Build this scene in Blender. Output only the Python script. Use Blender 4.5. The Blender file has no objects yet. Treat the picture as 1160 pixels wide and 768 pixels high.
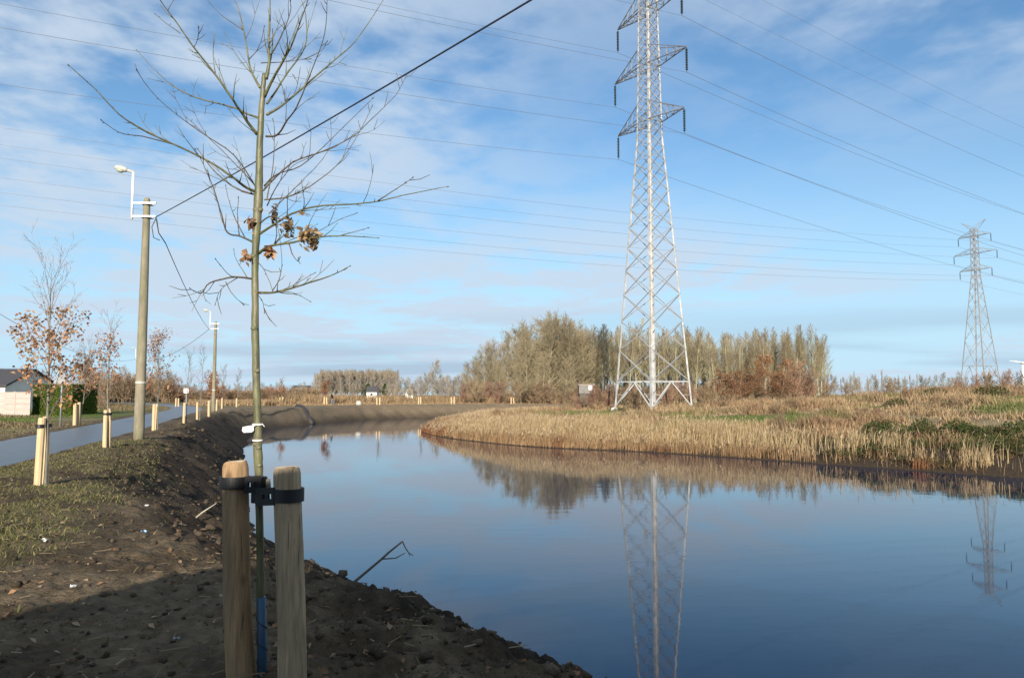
import bpy, math, random
import numpy as np
from mathutils import Vector, Matrix, Quaternion

R = math.radians
scene = bpy.context.scene
COL = scene.collection

# ------------------------------------------------------------------ camera
CAM_Z = 1.5
PITCH = math.atan(63 / 870)
cd = bpy.data.cameras.new('camera')
cam = bpy.data.objects.new('camera', cd)
COL.objects.link(cam)
cam.location = (0, 0, CAM_Z)
cam.rotation_euler = (R(90) + PITCH, 0, 0)
cd.sensor_width = 36
cd.lens = 27
cd.clip_start = 0.05
cd.clip_end = 6000
scene.camera = cam

# ------------------------------------------------------------------ light
SUN_EL = R(19)
SUN_AZ = R(2)           # shadows run along +Y, a touch to the right
EXPOSURE = 0.55
hx, hy = math.sin(SUN_AZ), math.cos(SUN_AZ)
light_dir = Vector((hx * math.cos(SUN_EL), hy * math.cos(SUN_EL), -math.sin(SUN_EL)))
sd = bpy.data.lights.new('sun', 'SUN')
sun = bpy.data.objects.new('sun', sd)
COL.objects.link(sun)
sun.rotation_euler = light_dir.to_track_quat('-Z', 'Y').to_euler()
sd.energy = 5.0
sd.angle = R(0.5)
sd.color = (1.0, 0.91, 0.79)

world = bpy.data.worlds.new('World')
scene.world = world
world.use_nodes = True


def build_world():
    nt = world.node_tree
    N, L = nt.nodes, nt.links
    N.clear()
    out = N.new('ShaderNodeOutputWorld')
    bg = N.new('ShaderNodeBackground')
    bg.inputs['Strength'].default_value = 0.095
    sky = N.new('ShaderNodeTexSky')
    sky.sky_type = 'NISHITA'
    sky.sun_disc = False
    sky.sun_elevation = SUN_EL
    # the sun stands opposite to where the shadows run
    sky.sun_rotation = math.atan2(-hx, -hy)
    sky.air_density = 1.0
    sky.dust_density = 0.2
    sky.ozone_density = 2.6
    tc = N.new('ShaderNodeTexCoord')
    sep = N.new('ShaderNodeSeparateXYZ')
    L.new(tc.outputs['Generated'], sep.inputs[0])

    def math_(op, a, b=None, c=None):
        n = N.new('ShaderNodeMath')
        n.operation = op
        for i, v in enumerate((a, b, c)):
            if v is None:
                continue
            if isinstance(v, (int, float)):
                n.inputs[i].default_value = v
            else:
                L.new(v, n.inputs[i])
        return n.outputs[0]
    zz = math_('MAXIMUM', sep.outputs['Z'], 0.0)
    den = math_('ADD', zz, 0.06)
    px = math_('DIVIDE', sep.outputs['X'], den)
    py = math_('DIVIDE', sep.outputs['Y'], den)
    comb = N.new('ShaderNodeCombineXYZ')
    L.new(px, comb.inputs[0])
    L.new(py, comb.inputs[1])

    def noise(loc, scale, detail, rough, rot=0.0, stretch=(1, 1, 1), dist=0.0):
        mp = N.new('ShaderNodeMapping')
        mp.inputs['Location'].default_value = loc
        mp.inputs['Rotation'].default_value = (0, 0, rot)
        mp.inputs['Scale'].default_value = stretch
        L.new(comb.outputs[0], mp.inputs[0])
        n = N.new('ShaderNodeTexNoise')
        n.inputs['Scale'].default_value = scale
        n.inputs['Detail'].default_value = detail
        n.inputs['Roughness'].default_value = rough
        n.inputs['Distortion'].default_value = dist
        L.new(mp.outputs[0], n.inputs['Vector'])
        return n.outputs['Fac']

    def ramp(v, a, b):
        m = N.new('ShaderNodeMapRange')
        m.interpolation_type = 'SMOOTHSTEP'
        m.inputs['From Min'].default_value = a
        m.inputs['From Max'].default_value = b
        L.new(v, m.inputs['Value'])
        return m.outputs[0]
    cover = ramp(noise((8.21, 8.06, 0), 0.22, 2, 0.5), 0.39, 0.53)
    body = noise((-1.3, 2.2, 0), 1.1, 6, 0.55, R(25), (1.0, 1.0, 1), 0.25)
    cells = noise((4.7, 1.1, 0), 4.6, 4, 0.55, R(35), (1.0, 0.8, 1), 0.2)
    mix = math_('MULTIPLY_ADD', cells, 0.45, body)
    alto = math_('MULTIPLY', ramp(mix, 0.57, 0.80), cover)
    # flat banks seen edge-on near the horizon
    bank = ramp(noise((7.3, -2.9, 0), 0.24, 5, 0.45, 0.0, (0.8, 1.5, 1), 0.3), 0.47, 0.66)
    low = N.new('ShaderNodeMapRange')
    low.interpolation_type = 'SMOOTHSTEP'
    low.inputs['From Min'].default_value = 0.15
    low.inputs['From Max'].default_value = 0.03
    L.new(zz, low.inputs['Value'])
    bank = math_('MULTIPLY', bank, low.outputs[0])
    bank = math_('MULTIPLY', bank, 0.70)
    alto = math_('MULTIPLY', alto, 0.88)
    bgc = N.new('ShaderNodeBackground')
    bgc.inputs['Color'].default_value = (0.53, 0.63, 0.75, 1)
    bgc.inputs['Strength'].default_value = 0.78
    bgb = N.new('ShaderNodeBackground')
    bgb.inputs['Color'].default_value = (0.34, 0.455, 0.59, 1)
    bgb.inputs['Strength'].default_value = 0.78
    m1 = N.new('ShaderNodeMixShader')
    m2 = N.new('ShaderNodeMixShader')
    # camera white balance, then the pale blue air low over the whole horizon
    wb = N.new('ShaderNodeMix')
    wb.data_type = 'RGBA'
    wb.blend_type = 'MULTIPLY'
    wb.inputs['Factor'].default_value = 1.0
    wb.inputs['B'].default_value = (0.80, 1.00, 1.08, 1)
    L.new(sky.outputs[0], wb.inputs['A'])
    hz = N.new('ShaderNodeMapRange')
    hz.interpolation_type = 'SMOOTHSTEP'
    hz.inputs['From Min'].default_value = 0.36
    hz.inputs['From Max'].default_value = 0.0
    hz.inputs['To Max'].default_value = 0.92
    L.new(zz, hz.inputs['Value'])
    air = N.new('ShaderNodeMix')
    air.data_type = 'RGBA'
    L.new(hz.outputs[0], air.inputs['Factor'])
    L.new(wb.outputs['Result'], air.inputs['A'])
    air.inputs['B'].default_value = (3.8, 5.5, 6.9, 1)
    L.new(air.outputs['Result'], bg.inputs['Color'])
    L.new(alto, m1.inputs[0])
    L.new(bg.outputs[0], m1.inputs[1])
    L.new(bgc.outputs[0], m1.inputs[2])
    L.new(bank, m2.inputs[0])
    L.new(m1.outputs[0], m2.inputs[1])
    L.new(bgb.outputs[0], m2.inputs[2])
    L.new(m2.outputs[0], out.inputs['Surface'])


build_world()
vs = scene.view_settings
vs.view_transform = 'Standard'
vs.look = 'None'
vs.exposure = EXPOSURE
vs.gamma = 1
vs.use_curve_mapping = False

# ------------------------------------------------------------------ helpers
TH_S, TH_C = math.sin(PITCH), math.cos(PITCH)


def at(px, py, Y):
    """world point at distance Y ahead seen at photo pixel (px, py)"""
    dx, dy = (px - 580) / 870, (384 - py) / 870
    f = Y / (TH_C - dy * TH_S)
    return Vector((dx * f, Y, CAM_Z + (TH_S + dy * TH_C) * f))


def _hash(ix, iy, seed):
    h = (ix.astype(np.int64) * 374761393 + iy.astype(np.int64) * 668265263 + seed * 1442695041) & 0xFFFFFFFF
    h = ((h ^ (h >> 13)) * 1274126177) & 0xFFFFFFFF
    h = h ^ (h >> 16)
    return (h & 0xFFFF) / 65535.0


def vnoise(x, y, seed=0):
    x = np.asarray(x, float)
    y = np.asarray(y, float)
    ix, iy = np.floor(x), np.floor(y)
    fx, fy = x - ix, y - iy
    fx = fx * fx * (3 - 2 * fx)
    fy = fy * fy * (3 - 2 * fy)
    a = _hash(ix, iy, seed)
    b = _hash(ix + 1, iy, seed)
    c = _hash(ix, iy + 1, seed)
    d = _hash(ix + 1, iy + 1, seed)
    return (a * (1 - fx) + b * fx) * (1 - fy) + (c * (1 - fx) + d * fx) * fy


def fbm(x, y, oct=4, seed=0, rough=0.5):
    t, a, s, f = 0.0, 1.0, 0.0, 1.0
    for k in range(oct):
        t = t + a * vnoise(np.asarray(x) * f + 17.3 * k, np.asarray(y) * f - 9.1 * k, seed + k)
        s += a
        a *= rough
        f *= 2.03
    return t / s


def sstep(a, b, v):
    t = np.clip((np.asarray(v, float) - a) / (b - a), 0, 1)
    return t * t * (3 - 2 * t)


class MB:
    """collects vertices and faces of ONE mesh"""

    def __init__(s):
        s.v, s.f, s.c = [], [], []

    def add(s, vs_, fs_, col=None):
        o = len(s.v)
        s.v.extend(vs_)
        s.f.extend([tuple(i + o for i in f) for f in fs_])
        if col is not None:
            s.c.extend([col] * len(vs_))
        return s

    def box(s, c, size, rz=0.0, col=None):
        hx_, hy_, hz_ = size[0] / 2, size[1] / 2, size[2] / 2
        cs, sn = math.cos(rz), math.sin(rz)
        vs_ = []
        for z in (-hz_, hz_):
            for x, y in ((-hx_, -hy_), (hx_, -hy_), (hx_, hy_), (-hx_, hy_)):
                vs_.append((c[0] + x * cs - y * sn, c[1] + x * sn + y * cs, c[2] + z))
        return s.add(vs_, [(3, 2, 1, 0), (4, 5, 6, 7), (0, 1, 5, 4), (1, 2, 6, 5), (2, 3, 7, 6), (3, 0, 4, 7)], col)

    def beam(s, p, q, w, h=None, col=None):
        p, q = Vector(p), Vector(q)
        h = h or w
        d = (q - p).normalized()
        up = Vector((0, 0, 1)) if abs(d.z) < 0.95 else Vector((0, 1, 0))
        a = d.cross(up).normalized() * (w / 2)
        b = a.cross(d).normalized() * (h / 2)
        vs_ = [tuple(e + sa * a + sb * b) for e in (p, q) for sa, sb in ((-1, -1), (1, -1), (1, 1), (-1, 1))]
        return s.add(vs_, [(3, 2, 1, 0), (4, 5, 6, 7), (0, 1, 5, 4), (1, 2, 6, 5), (2, 3, 7, 6), (3, 0, 4, 7)], col)

    def tube(s, pts, rad, sides=6, col=None, cap=True):
        pts = [Vector(p) for p in pts]
        n = len(pts)
        if not hasattr(rad, '__len__'):
            rad = [rad] * n
        d0 = (pts[1] - pts[0]).normalized()
        ref = Vector((1, 0, 0)) if abs(d0.x) < 0.8 else Vector((0, 1, 0))
        u = (ref - d0 * ref.dot(d0)).normalized()
        vs_ = []
        for i in range(n):
            d = (pts[min(i + 1, n - 1)] - pts[max(i - 1, 0)])
            if d.length < 1e-9:
                d = d0
            d.normalize()
            u = u - d * u.dot(d)
            u.normalize()
            w = d.cross(u)
            for k in range(sides):
                a = 2 * math.pi * k / sides
                vs_.append(tuple(pts[i] + (u * math.cos(a) + w * math.sin(a)) * rad[i]))
        fs_ = []
        for i in range(n - 1):
            for k in range(sides):
                k2 = (k + 1) % sides
                fs_.append((i * sides + k, i * sides + k2, (i + 1) * sides + k2, (i + 1) * sides + k))
        if cap:
            fs_.append(tuple(range(sides - 1, -1, -1)))
            fs_.append(tuple((n - 1) * sides + k for k in range(sides)))
        return s.add(vs_, fs_, col)

    def lathe(s, prof, c=(0, 0, 0), sides=16, col=None):
        vs_, fs_ = [], []
        for r, z in prof:
            for k in range(sides):
                a = 2 * math.pi * k / sides
                vs_.append((c[0] + r * math.cos(a), c[1] + r * math.sin(a), c[2] + z))
        m = len(prof)
        for i in range(m - 1):
            for k in range(sides):
                k2 = (k + 1) % sides
                fs_.append((i * sides + k, i * sides + k2, (i + 1) * sides + k2, (i + 1) * sides + k))
        fs_.append(tuple(range(sides - 1, -1, -1)))
        fs_.append(tuple((m - 1) * sides + k for k in range(sides)))
        return s.add(vs_, fs_, col)


def obj(name, mb, mat, parent=None, origin=None, smooth=False):
    if origin is None:
        origin = Vector(parent.location) if parent is not None else Vector((0, 0, 0))
        if parent is not None and parent.parent is not None:
            origin = origin + Vector(parent.parent.location)
    origin = Vector(origin)
    me = bpy.data.meshes.new(name)
    v = np.array(mb.v, dtype=float) - np.array(origin)
    me.from_pydata(v.tolist(), [], mb.f)
    if mb.c:
        at_ = me.color_attributes.new('Col', 'FLOAT_COLOR', 'POINT')
        c = np.ones((len(mb.v), 4), dtype=np.float32)
        c[:, :3] = np.array(mb.c, dtype=np.float32)[:, :3]
        at_.data.foreach_set('color', c.ravel())
    me.materials.append(M[mat] if isinstance(mat, str) else mat)
    if smooth:
        me.polygons.foreach_set('use_smooth', [True] * len(me.polygons))
    o = bpy.data.objects.new(name, me)
    COL.objects.link(o)
    if parent is not None:
        o.parent = parent
    else:
        o.location = origin
    return o


def np_mesh(name, V, F, mat, C=None, smooth=False, parent=None):
    """V (n,3), F list of arrays (m,k)"""
    me = bpy.data.meshes.new(name)
    me.vertices.add(len(V))
    me.vertices.foreach_set('co', np.asarray(V, dtype=np.float32).ravel())
    loops = np.concatenate([f.ravel() for f in F]).astype(np.int32)
    sizes = np.concatenate([np.full(len(f), f.shape[1], dtype=np.int32) for f in F])
    starts = np.concatenate([[0], np.cumsum(sizes)[:-1]]).astype(np.int32)
    me.loops.add(len(loops))
    me.loops.foreach_set('vertex_index', loops)
    me.polygons.add(len(sizes))
    me.polygons.foreach_set('loop_start', starts)
    me.polygons.foreach_set('loop_total', sizes)
    if smooth:
        me.polygons.foreach_set('use_smooth', np.ones(len(sizes), dtype=bool))
    me.update(calc_edges=True)
    if C is not None:
        a = me.color_attributes.new('Col', 'FLOAT_COLOR', 'POINT')
        c = np.ones((len(V), 4), dtype=np.float32)
        c[:, :3] = C
        a.data.foreach_set('color', c.ravel())
    me.materials.append(M[mat])
    o = bpy.data.objects.new(name, me)
    COL.objects.link(o)
    if parent is not None:
        o.parent = parent
    return o


def tag(o, label=None, cat=None, group=None, kind=None):
    if label:
        o['label'] = label
    if cat:
        o['category'] = cat
    if group:
        o['group'] = group
    if kind:
        o['kind'] = kind
    return o


def thing(name, loc, label, cat, group=None):
    o = bpy.data.objects.new(name, None)
    o.empty_display_size = 0.2
    COL.objects.link(o)
    o.location = loc
    return tag(o, label, cat, group)


def copy_tree(root, loc, rz=0.0, sc=1.0, label=None, group=None):
    r = root.copy()
    COL.objects.link(r)
    r.location = loc
    r.rotation_euler = (0, 0, rz)
    r.scale = sc if hasattr(sc, '__len__') else (sc, sc, sc)
    if label:
        r['label'] = label
    if group:
        r['group'] = group
    for ch in list(root.children):
        c = ch.copy()
        COL.objects.link(c)
        c.parent = r
        for g in list(ch.children):
            d = g.copy()
            COL.objects.link(d)
            d.parent = c
    return r


# ------------------------------------------------------------------ materials
M = {}


def material(name, col, rough=0.8, var=0.25, scale=8.0, stretch=(1, 1, 1), bump=0.0, bscale=None, metal=0.0,
             attr=False, col2=None, spec=0.5, transl=0.0, coords='Object', detail=5):
    m = bpy.data.materials.new(name)
    m.use_nodes = True
    nt = m.node_tree
    N, L = nt.nodes, nt.links
    N.clear()
    out = N.new('ShaderNodeOutputMaterial')
    b = N.new('ShaderNodeBsdfPrincipled')
    b.inputs['Roughness'].default_value = rough
    b.inputs['Metallic'].default_value = metal
    b.inputs['Specular IOR Level'].default_value = spec
    tc = N.new('ShaderNodeTexCoord')
    mp = N.new('ShaderNodeMapping')
    mp.inputs['Scale'].default_value = stretch
    L.new(tc.outputs[coords], mp.inputs[0])
    nz = N.new('ShaderNodeTexNoise')
    nz.inputs['Scale'].default_value = scale
    nz.inputs['Detail'].default_value = detail
    nz.inputs['Roughness'].default_value = 0.6
    L.new(mp.outputs[0], nz.inputs['Vector'])
    rg = N.new('ShaderNodeMapRange')
    rg.inputs['From Min'].default_value = 0.3
    rg.inputs['From Max'].default_value = 0.7
    rg.inputs['To Min'].default_value = 1 - var
    rg.inputs['To Max'].default_value = 1 + var
    L.new(nz.outputs['Fac'], rg.inputs['Value'])
    mul = N.new('ShaderNodeMix')
    mul.data_type = 'RGBA'
    mul.blend_type = 'MULTIPLY'
    mul.inputs['Factor'].default_value = 1.0
    if attr:
        a = N.new('ShaderNodeVertexColor')
        a.layer_name = 'Col'
        base = a.outputs['Color']
    elif col2 is not None:
        mx = N.new('ShaderNodeMix')
        mx.data_type = 'RGBA'
        n2 = N.new('ShaderNodeTexNoise')
        n2.inputs['Scale'].default_value = scale * 0.37
        n2.inputs['Detail'].default_value = 4
        L.new(mp.outputs[0], n2.inputs['Vector'])
        r2 = N.new('ShaderNodeMapRange')
        r2.inputs['From Min'].default_value = 0.40
        r2.inputs['From Max'].default_value = 0.62
        L.new(n2.outputs['Fac'], r2.inputs['Value'])
        L.new(r2.outputs[0], mx.inputs['Factor'])
        mx.inputs['A'].default_value = (*col, 1)
        mx.inputs['B'].default_value = (*col2, 1)
        base = mx.outputs['Result']
    else:
        rgb = N.new('ShaderNodeRGB')
        rgb.outputs[0].default_value = (*col, 1)
        base = rgb.outputs[0]
    L.new(base, mul.inputs['A'])
    L.new(rg.outputs[0], mul.inputs['B'])
    L.new(mul.outputs['Result'], b.inputs['Base Color'])
    if bump:
        bp = N.new('ShaderNodeBump')
        bp.inputs['Strength'].default_value = 1.0
        bp.inputs['Distance'].default_value = bump
        nb = N.new('ShaderNodeTexNoise')
        nb.inputs['Scale'].default_value = bscale or scale * 3
        nb.inputs['Detail'].default_value = 6
        nb.inputs['Roughness'].default_value = 0.65
        L.new(mp.outputs[0], nb.inputs['Vector'])
        L.new(nb.outputs['Fac'], bp.inputs['Height'])
        L.new(bp.outputs['Normal'], b.inputs['Normal'])
    if transl:
        t = N.new('ShaderNodeBsdfTranslucent')
        L.new(mul.outputs['Result'], t.inputs['Color'])
        ms = N.new('ShaderNodeMixShader')
        ms.inputs[0].default_value = transl
        L.new(b.outputs[0], ms.inputs[1])
        L.new(t.outputs[0], ms.inputs[2])
        L.new(ms.outputs[0], out.inputs['Surface'])
    else:
        L.new(b.outputs[0], out.inputs['Surface'])
    M[name] = m
    return m


material('ground', None, 0.95, 0.38, 9.0, attr=True, bump=0.05, bscale=22, spec=0.1, detail=8)
material('asphalt', (0.085, 0.087, 0.092), 0.36, 0.3, 3.0, bump=0.004, bscale=60, col2=(0.085, 0.086, 0.09), spec=0.5)
material('blade', None, 0.8, 0.12, 3.0, attr=True, transl=0.25, spec=0.15)
material('leaf', None, 0.7, 0.18, 20.0, attr=True, transl=0.30, spec=0.2)
material('clod', None, 0.95, 0.3, 20.0, attr=True, bump=0.01, bscale=60, spec=0.1)
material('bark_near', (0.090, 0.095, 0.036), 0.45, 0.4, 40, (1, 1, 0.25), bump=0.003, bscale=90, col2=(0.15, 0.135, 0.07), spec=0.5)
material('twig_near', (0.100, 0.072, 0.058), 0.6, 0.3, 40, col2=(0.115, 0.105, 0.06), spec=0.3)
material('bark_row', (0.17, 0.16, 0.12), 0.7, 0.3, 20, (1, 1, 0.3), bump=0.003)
material('twig_row', (0.15, 0.115, 0.09), 0.7, 0.25, 20)
material('poplar_bark', (0.33, 0.315, 0.20), 0.85, 0.35, 1.2, (1, 1, 0.25), col2=(0.26, 0.235, 0.17), spec=0.2)
material('poplar_twig', (0.27, 0.235, 0.135), 0.85, 0.3, 0.6, col2=(0.22, 0.165, 0.105), spec=0.2)
material('willow_bark', (0.26, 0.22, 0.14), 0.85, 0.3, 1.0, spec=0.2)
material('willow_twig', (0.27, 0.225, 0.135), 0.85, 0.3, 0.5, col2=(0.22, 0.175, 0.108), spec=0.2)
material('grey_twig', (0.26, 0.23, 0.19), 0.85, 0.3, 0.5, col2=(0.29, 0.235, 0.165), spec=0.2)
material('red_twig', (0.26, 0.15, 0.10), 0.85, 0.3, 0.8, col2=(0.22, 0.14, 0.09), spec=0.2)
material('brown_twig', (0.26, 0.18, 0.11), 0.85, 0.3, 0.8, col2=(0.21, 0.155, 0.09), spec=0.2)
material('stake', (0.62, 0.43, 0.225), 0.8, 0.3, 9, (6, 6, 0.45), bump=0.004, bscale=14, col2=(0.46, 0.31, 0.16), spec=0.15)
material('stake_cut', (0.60, 0.46, 0.29), 0.85, 0.2, 30, bump=0.002, bscale=60, spec=0.2)
material('stake_far', (0.56, 0.41, 0.235), 0.8, 0.15, 6, (4, 4, 0.4), spec=0.2)
material('rubber', (0.012, 0.012, 0.013), 0.5, 0.2, 30, bump=0.001, bscale=80)
material('blue_sleeve', (0.03, 0.085, 0.15), 0.5, 0.25, 14, (1, 1, 0.4), bump=0.001, bscale=50)
material('white_plastic', (0.78, 0.76, 0.73), 0.5, 0.06, 20)
material('pale_peg', (0.36, 0.32, 0.23), 0.8, 0.2, 30)
material('concrete_pole', (0.245, 0.21, 0.15), 0.9, 0.25, 3, (2, 2, 0.6), bump=0.004, bscale=30, col2=(0.20, 0.185, 0.115), spec=0.2)
material('white_metal', (0.74, 0.74, 0.74), 0.45, 0.08, 6)
material('lamp_grey', (0.42, 0.42, 0.36), 0.5, 0.15, 10)
material('lamp_glass', (0.40, 0.42, 0.30), 0.25, 0.1, 10)
material('cable', (0.02, 0.022, 0.03), 0.6, 0.1, 5)
material('conductor', (0.16, 0.16, 0.17), 0.5, 0.1, 5, metal=0.3)
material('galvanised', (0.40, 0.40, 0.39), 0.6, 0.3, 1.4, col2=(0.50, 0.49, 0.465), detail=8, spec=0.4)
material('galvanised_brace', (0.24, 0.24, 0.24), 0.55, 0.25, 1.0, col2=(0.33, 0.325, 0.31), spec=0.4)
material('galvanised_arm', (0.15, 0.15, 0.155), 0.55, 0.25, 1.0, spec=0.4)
material('galvanised_far', (0.30, 0.30, 0.30), 0.6, 0.2, 0.5)
material('insulator', (0.030, 0.045, 0.045), 0.25, 0.2, 5)
material('sign_back', (0.30, 0.31, 0.32), 0.5, 0.1, 5, metal=0.3)
material('hut_grey', (0.20, 0.19, 0.17), 0.9, 0.2, 2)
material('house_wall', (0.70, 0.67, 0.62), 0.85, 0.08, 1)
material('roof_dark', (0.055, 0.052, 0.055), 0.8, 0.2, 3, (1, 1, 3))
material('roof_red', (0.36, 0.12, 0.075), 0.85, 0.2, 1)
material('panel_concrete', (0.46, 0.37, 0.32), 0.9, 0.12, 2, (1, 1, 4))
material('window_glass', (0.03, 0.035, 0.04), 0.08, 0.05, 3)
material('barn_dark', (0.045, 0.045, 0.05), 0.7, 0.2, 1, (3, 3, 0.3))
material('brick', (0.25, 0.14, 0.10), 0.9, 0.25, 3, (1, 1, 4))
material('stone', (0.45, 0.43, 0.38), 0.9, 0.2, 6, bump=0.01)
material('pipe_dark', (0.035, 0.03, 0.028), 0.7, 0.2, 4)
material('cloth_dark', (0.02, 0.022, 0.028), 0.85, 0.2, 8)
material('cloth_jeans', (0.16, 0.22, 0.34), 0.85, 0.2, 8)
material('skin', (0.50, 0.32, 0.24), 0.6, 0.05, 8)
material('hair', (0.05, 0.035, 0.025), 0.7, 0.2, 30)
material('paper_white', (0.48, 0.48, 0.47), 0.6, 0.15, 20)
material('paper_blue', (0.30, 0.46, 0.60), 0.5, 0.3, 25)


def stake_material(name, c1, c2, seed):
    m = material(name, c1, 0.85, 0.25, 11, (6, 6, 0.4), bump=0.004, bscale=16, col2=c2, spec=0.12)
    nt = m.node_tree
    N, L = nt.nodes, nt.links
    b = [n for n in N if n.type == 'BSDF_PRINCIPLED'][0]
    base = b.inputs['Base Color'].links[0].from_socket
    tc = [n for n in N if n.type == 'TEX_COORD'][0]

    def layer(src, tex_out, lo, hi, col, amt):
        r = N.new('ShaderNodeMapRange')
        r.inputs['From Min'].default_value = lo
        r.inputs['From Max'].default_value = hi
        r.inputs['To Max'].default_value = amt
        L.new(tex_out, r.inputs['Value'])
        x = N.new('ShaderNodeMix')
        x.data_type = 'RGBA'
        L.new(r.outputs[0], x.inputs['Factor'])
        L.new(src, x.inputs['A'])
        x.inputs['B'].default_value = (*col, 1)
        return x.outputs['Result']

    def mapped(sc, loc):
        mp = N.new('ShaderNodeMapping')
        mp.inputs['Scale'].default_value = sc
        mp.inputs['Location'].default_value = loc
        L.new(tc.outputs['Object'], mp.inputs[0])
        return mp.outputs[0]
    v = N.new('ShaderNodeTexVoronoi')
    v.inputs['Scale'].default_value = 1.0
    L.new(mapped((7, 7, 3.6), (seed, 0, seed)), v.inputs['Vector'])
    base = layer(base, v.outputs['Distance'], 0.20, 0.08, (0.10, 0.06, 0.03), 0.85)
    n = N.new('ShaderNodeTexNoise')
    n.inputs['Scale'].default_value = 1.0
    n.inputs['Detail'].default_value = 3
    L.new(mapped((70, 70, 1.3), (0, seed, 0)), n.inputs['Vector'])
    base = layer(base, n.outputs['Fac'], 0.64, 0.70, (0.09, 0.06, 0.035), 0.7)
    g = N.new('ShaderNodeTexNoise')
    g.inputs['Scale'].default_value = 5.0
    g.inputs['Detail'].default_value = 5
    L.new(mapped((1, 1, 0.5), (seed * 2, 0, 0)), g.inputs['Vector'])
    base = layer(base, g.outputs['Fac'], 0.50, 0.72, (0.24, 0.175, 0.11), 0.6)
    L.new(base, b.inputs['Base Color'])


stake_material('stake_brown', (0.40, 0.255, 0.135), (0.28, 0.18, 0.095), 3.0)
stake_material('stake_pale', (0.43, 0.315, 0.19), (0.32, 0.24, 0.15), 8.0)


def water_material():
    m = bpy.data.materials.new('water')
    m.use_nodes = True
    nt = m.node_tree
    N, L = nt.nodes, nt.links
    b = N['Principled BSDF']
    b.inputs['Base Color'].default_value = (0.002, 0.016, 0.046, 1)
    b.inputs['Roughness'].default_value = 0.025
    b.inputs['IOR'].default_value = 1.333
    b.inputs['Specular IOR Level'].default_value = 0.5
    tc = N.new('ShaderNodeTexCoord')
    mp = N.new('ShaderNodeMapping')
    mp.inputs['Scale'].default_value = (0.55, 1.35, 1)
    L.new(tc.outputs['Object'], mp.inputs[0])
    n1 = N.new('ShaderNodeTexNoise')
    n1.inputs['Scale'].default_value = 1.3
    n1.inputs['Detail'].default_value = 3
    L.new(mp.outputs[0], n1.inputs['Vector'])
    n2 = N.new('ShaderNodeTexNoise')
    n2.inputs['Scale'].default_value = 7.0
    n2.inputs['Detail'].default_value = 2
    L.new(mp.outputs[0], n2.inputs['Vector'])
    # calm and ruffled patches
    n3 = N.new('ShaderNodeTexNoise')
    n3.inputs['Scale'].default_value = 0.09
    n3.inputs['Detail'].default_value = 3
    L.new(tc.outputs['Object'], n3.inputs['Vector'])
    rg = N.new('ShaderNodeMapRange')
    rg.inputs['From Min'].default_value = 0.42
    rg.inputs['From Max'].default_value = 0.66
    rg.inputs['To Min'].default_value = 0.18
    rg.inputs['To Max'].default_value = 1.3
    L.new(n3.outputs['Fac'], rg.inputs['Value'])
    ad = N.new('ShaderNodeMath')
    ad.operation = 'MULTIPLY_ADD'
    ad.inputs[1].default_value = 0.16
    L.new(n2.outputs['Fac'], ad.inputs[0])
    L.new(n1.outputs['Fac'], ad.inputs[2])
    mu = N.new('ShaderNodeMath')
    mu.operation = 'MULTIPLY'
    L.new(ad.outputs[0], mu.inputs[0])
    L.new(rg.outputs[0], mu.inputs[1])
    bp = N.new('ShaderNodeBump')
    bp.inputs['Strength'].default_value = 1.0
    bp.inputs['Distance'].default_value = 0.0032
    L.new(mu.outputs[0], bp.inputs['Height'])
    L.new(bp.outputs['Normal'], b.inputs['Normal'])
    M['water'] = m


water_material()

# ------------------------------------------------------------------ terrain
WATER_Z = -1.9
SHORE_A = [(70, -14), (40, -8), (25, -5), (14, -2.0), (6.7, 2.2), (2.45, 5.95), (1.0, 7.8), (-0.45, 9.85), (-2.2, 12.9), (-5.3, 17.5), (-8, 23.5),
           (-10.9, 31.8), (-16.3, 47), (-21, 62), (-23.9, 73), (-24.3, 79), (-23.6, 86), (-22.7, 93), (-21.0, 103), (-16.5, 111),
           (-8, 116), (0, 119), (6, 121.5)]
SHORE_B = [(7.5, 119), (3, 115), (-1, 108), (-4.5, 95), (-7, 82), (-8.4, 72.5), (-8.0, 69.5), (-5.5, 61.6), (-1.2, 53.8), (2.3, 49.6),
           (8.4, 45.5), (16.2, 37), (21, 31.5), (28, 23), (42, 14), (70, 8)]


def catmull(P, n=5):
    P = [np.array(p, float) for p in P]
    out = []
    for i in range(len(P) - 1):
        p0, p1, p2, p3 = P[max(i - 1, 0)], P[i], P[i + 1], P[min(i + 2, len(P) - 1)]
        for k in range(n):
            t = k / n
            out.append(0.5 * (2 * p1 + (p2 - p0) * t + (2 * p0 - 5 * p1 + 4 * p2 - p3) * t * t + (3 * p1 - p0 - 3 * p2 + p3) * t ** 3))
    out.append(P[-1])
    return np.array(out)


A_LINE = catmull(SHORE_A)
B_LINE = catmull(SHORE_B)
POLY = np.concatenate([A_LINE, B_LINE])


def seg_dist(x, y, line):
    if x.size < 64:
        a = line[:-1]
        d = line[1:] - a
        L2 = np.maximum((d * d).sum(1), 1e-12)
        rx, ry = x[:, None] - a[None, :, 0], y[:, None] - a[None, :, 1]
        t = np.clip((rx * d[:, 0] + ry * d[:, 1]) / L2, 0, 1)
        return np.sqrt(((rx - t * d[:, 0]) ** 2 + (ry - t * d[:, 1]) ** 2).min(1))
    best = np.full(x.shape, 1e9)
    for i in range(len(line) - 1):
        a, b = line[i], line[i + 1]
        d = b - a
        L2 = d @ d
        if L2 < 1e-9:
            continue
        rx, ry = x - a[0], y - a[1]
        t = rx * (d[0] / L2) + ry * (d[1] / L2)
        np.minimum(t, 1, out=t)
        np.maximum(t, 0, out=t)
        rx -= t * d[0]
        ry -= t * d[1]
        np.minimum(best, rx * rx + ry * ry, out=best)
    return np.sqrt(best)


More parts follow.
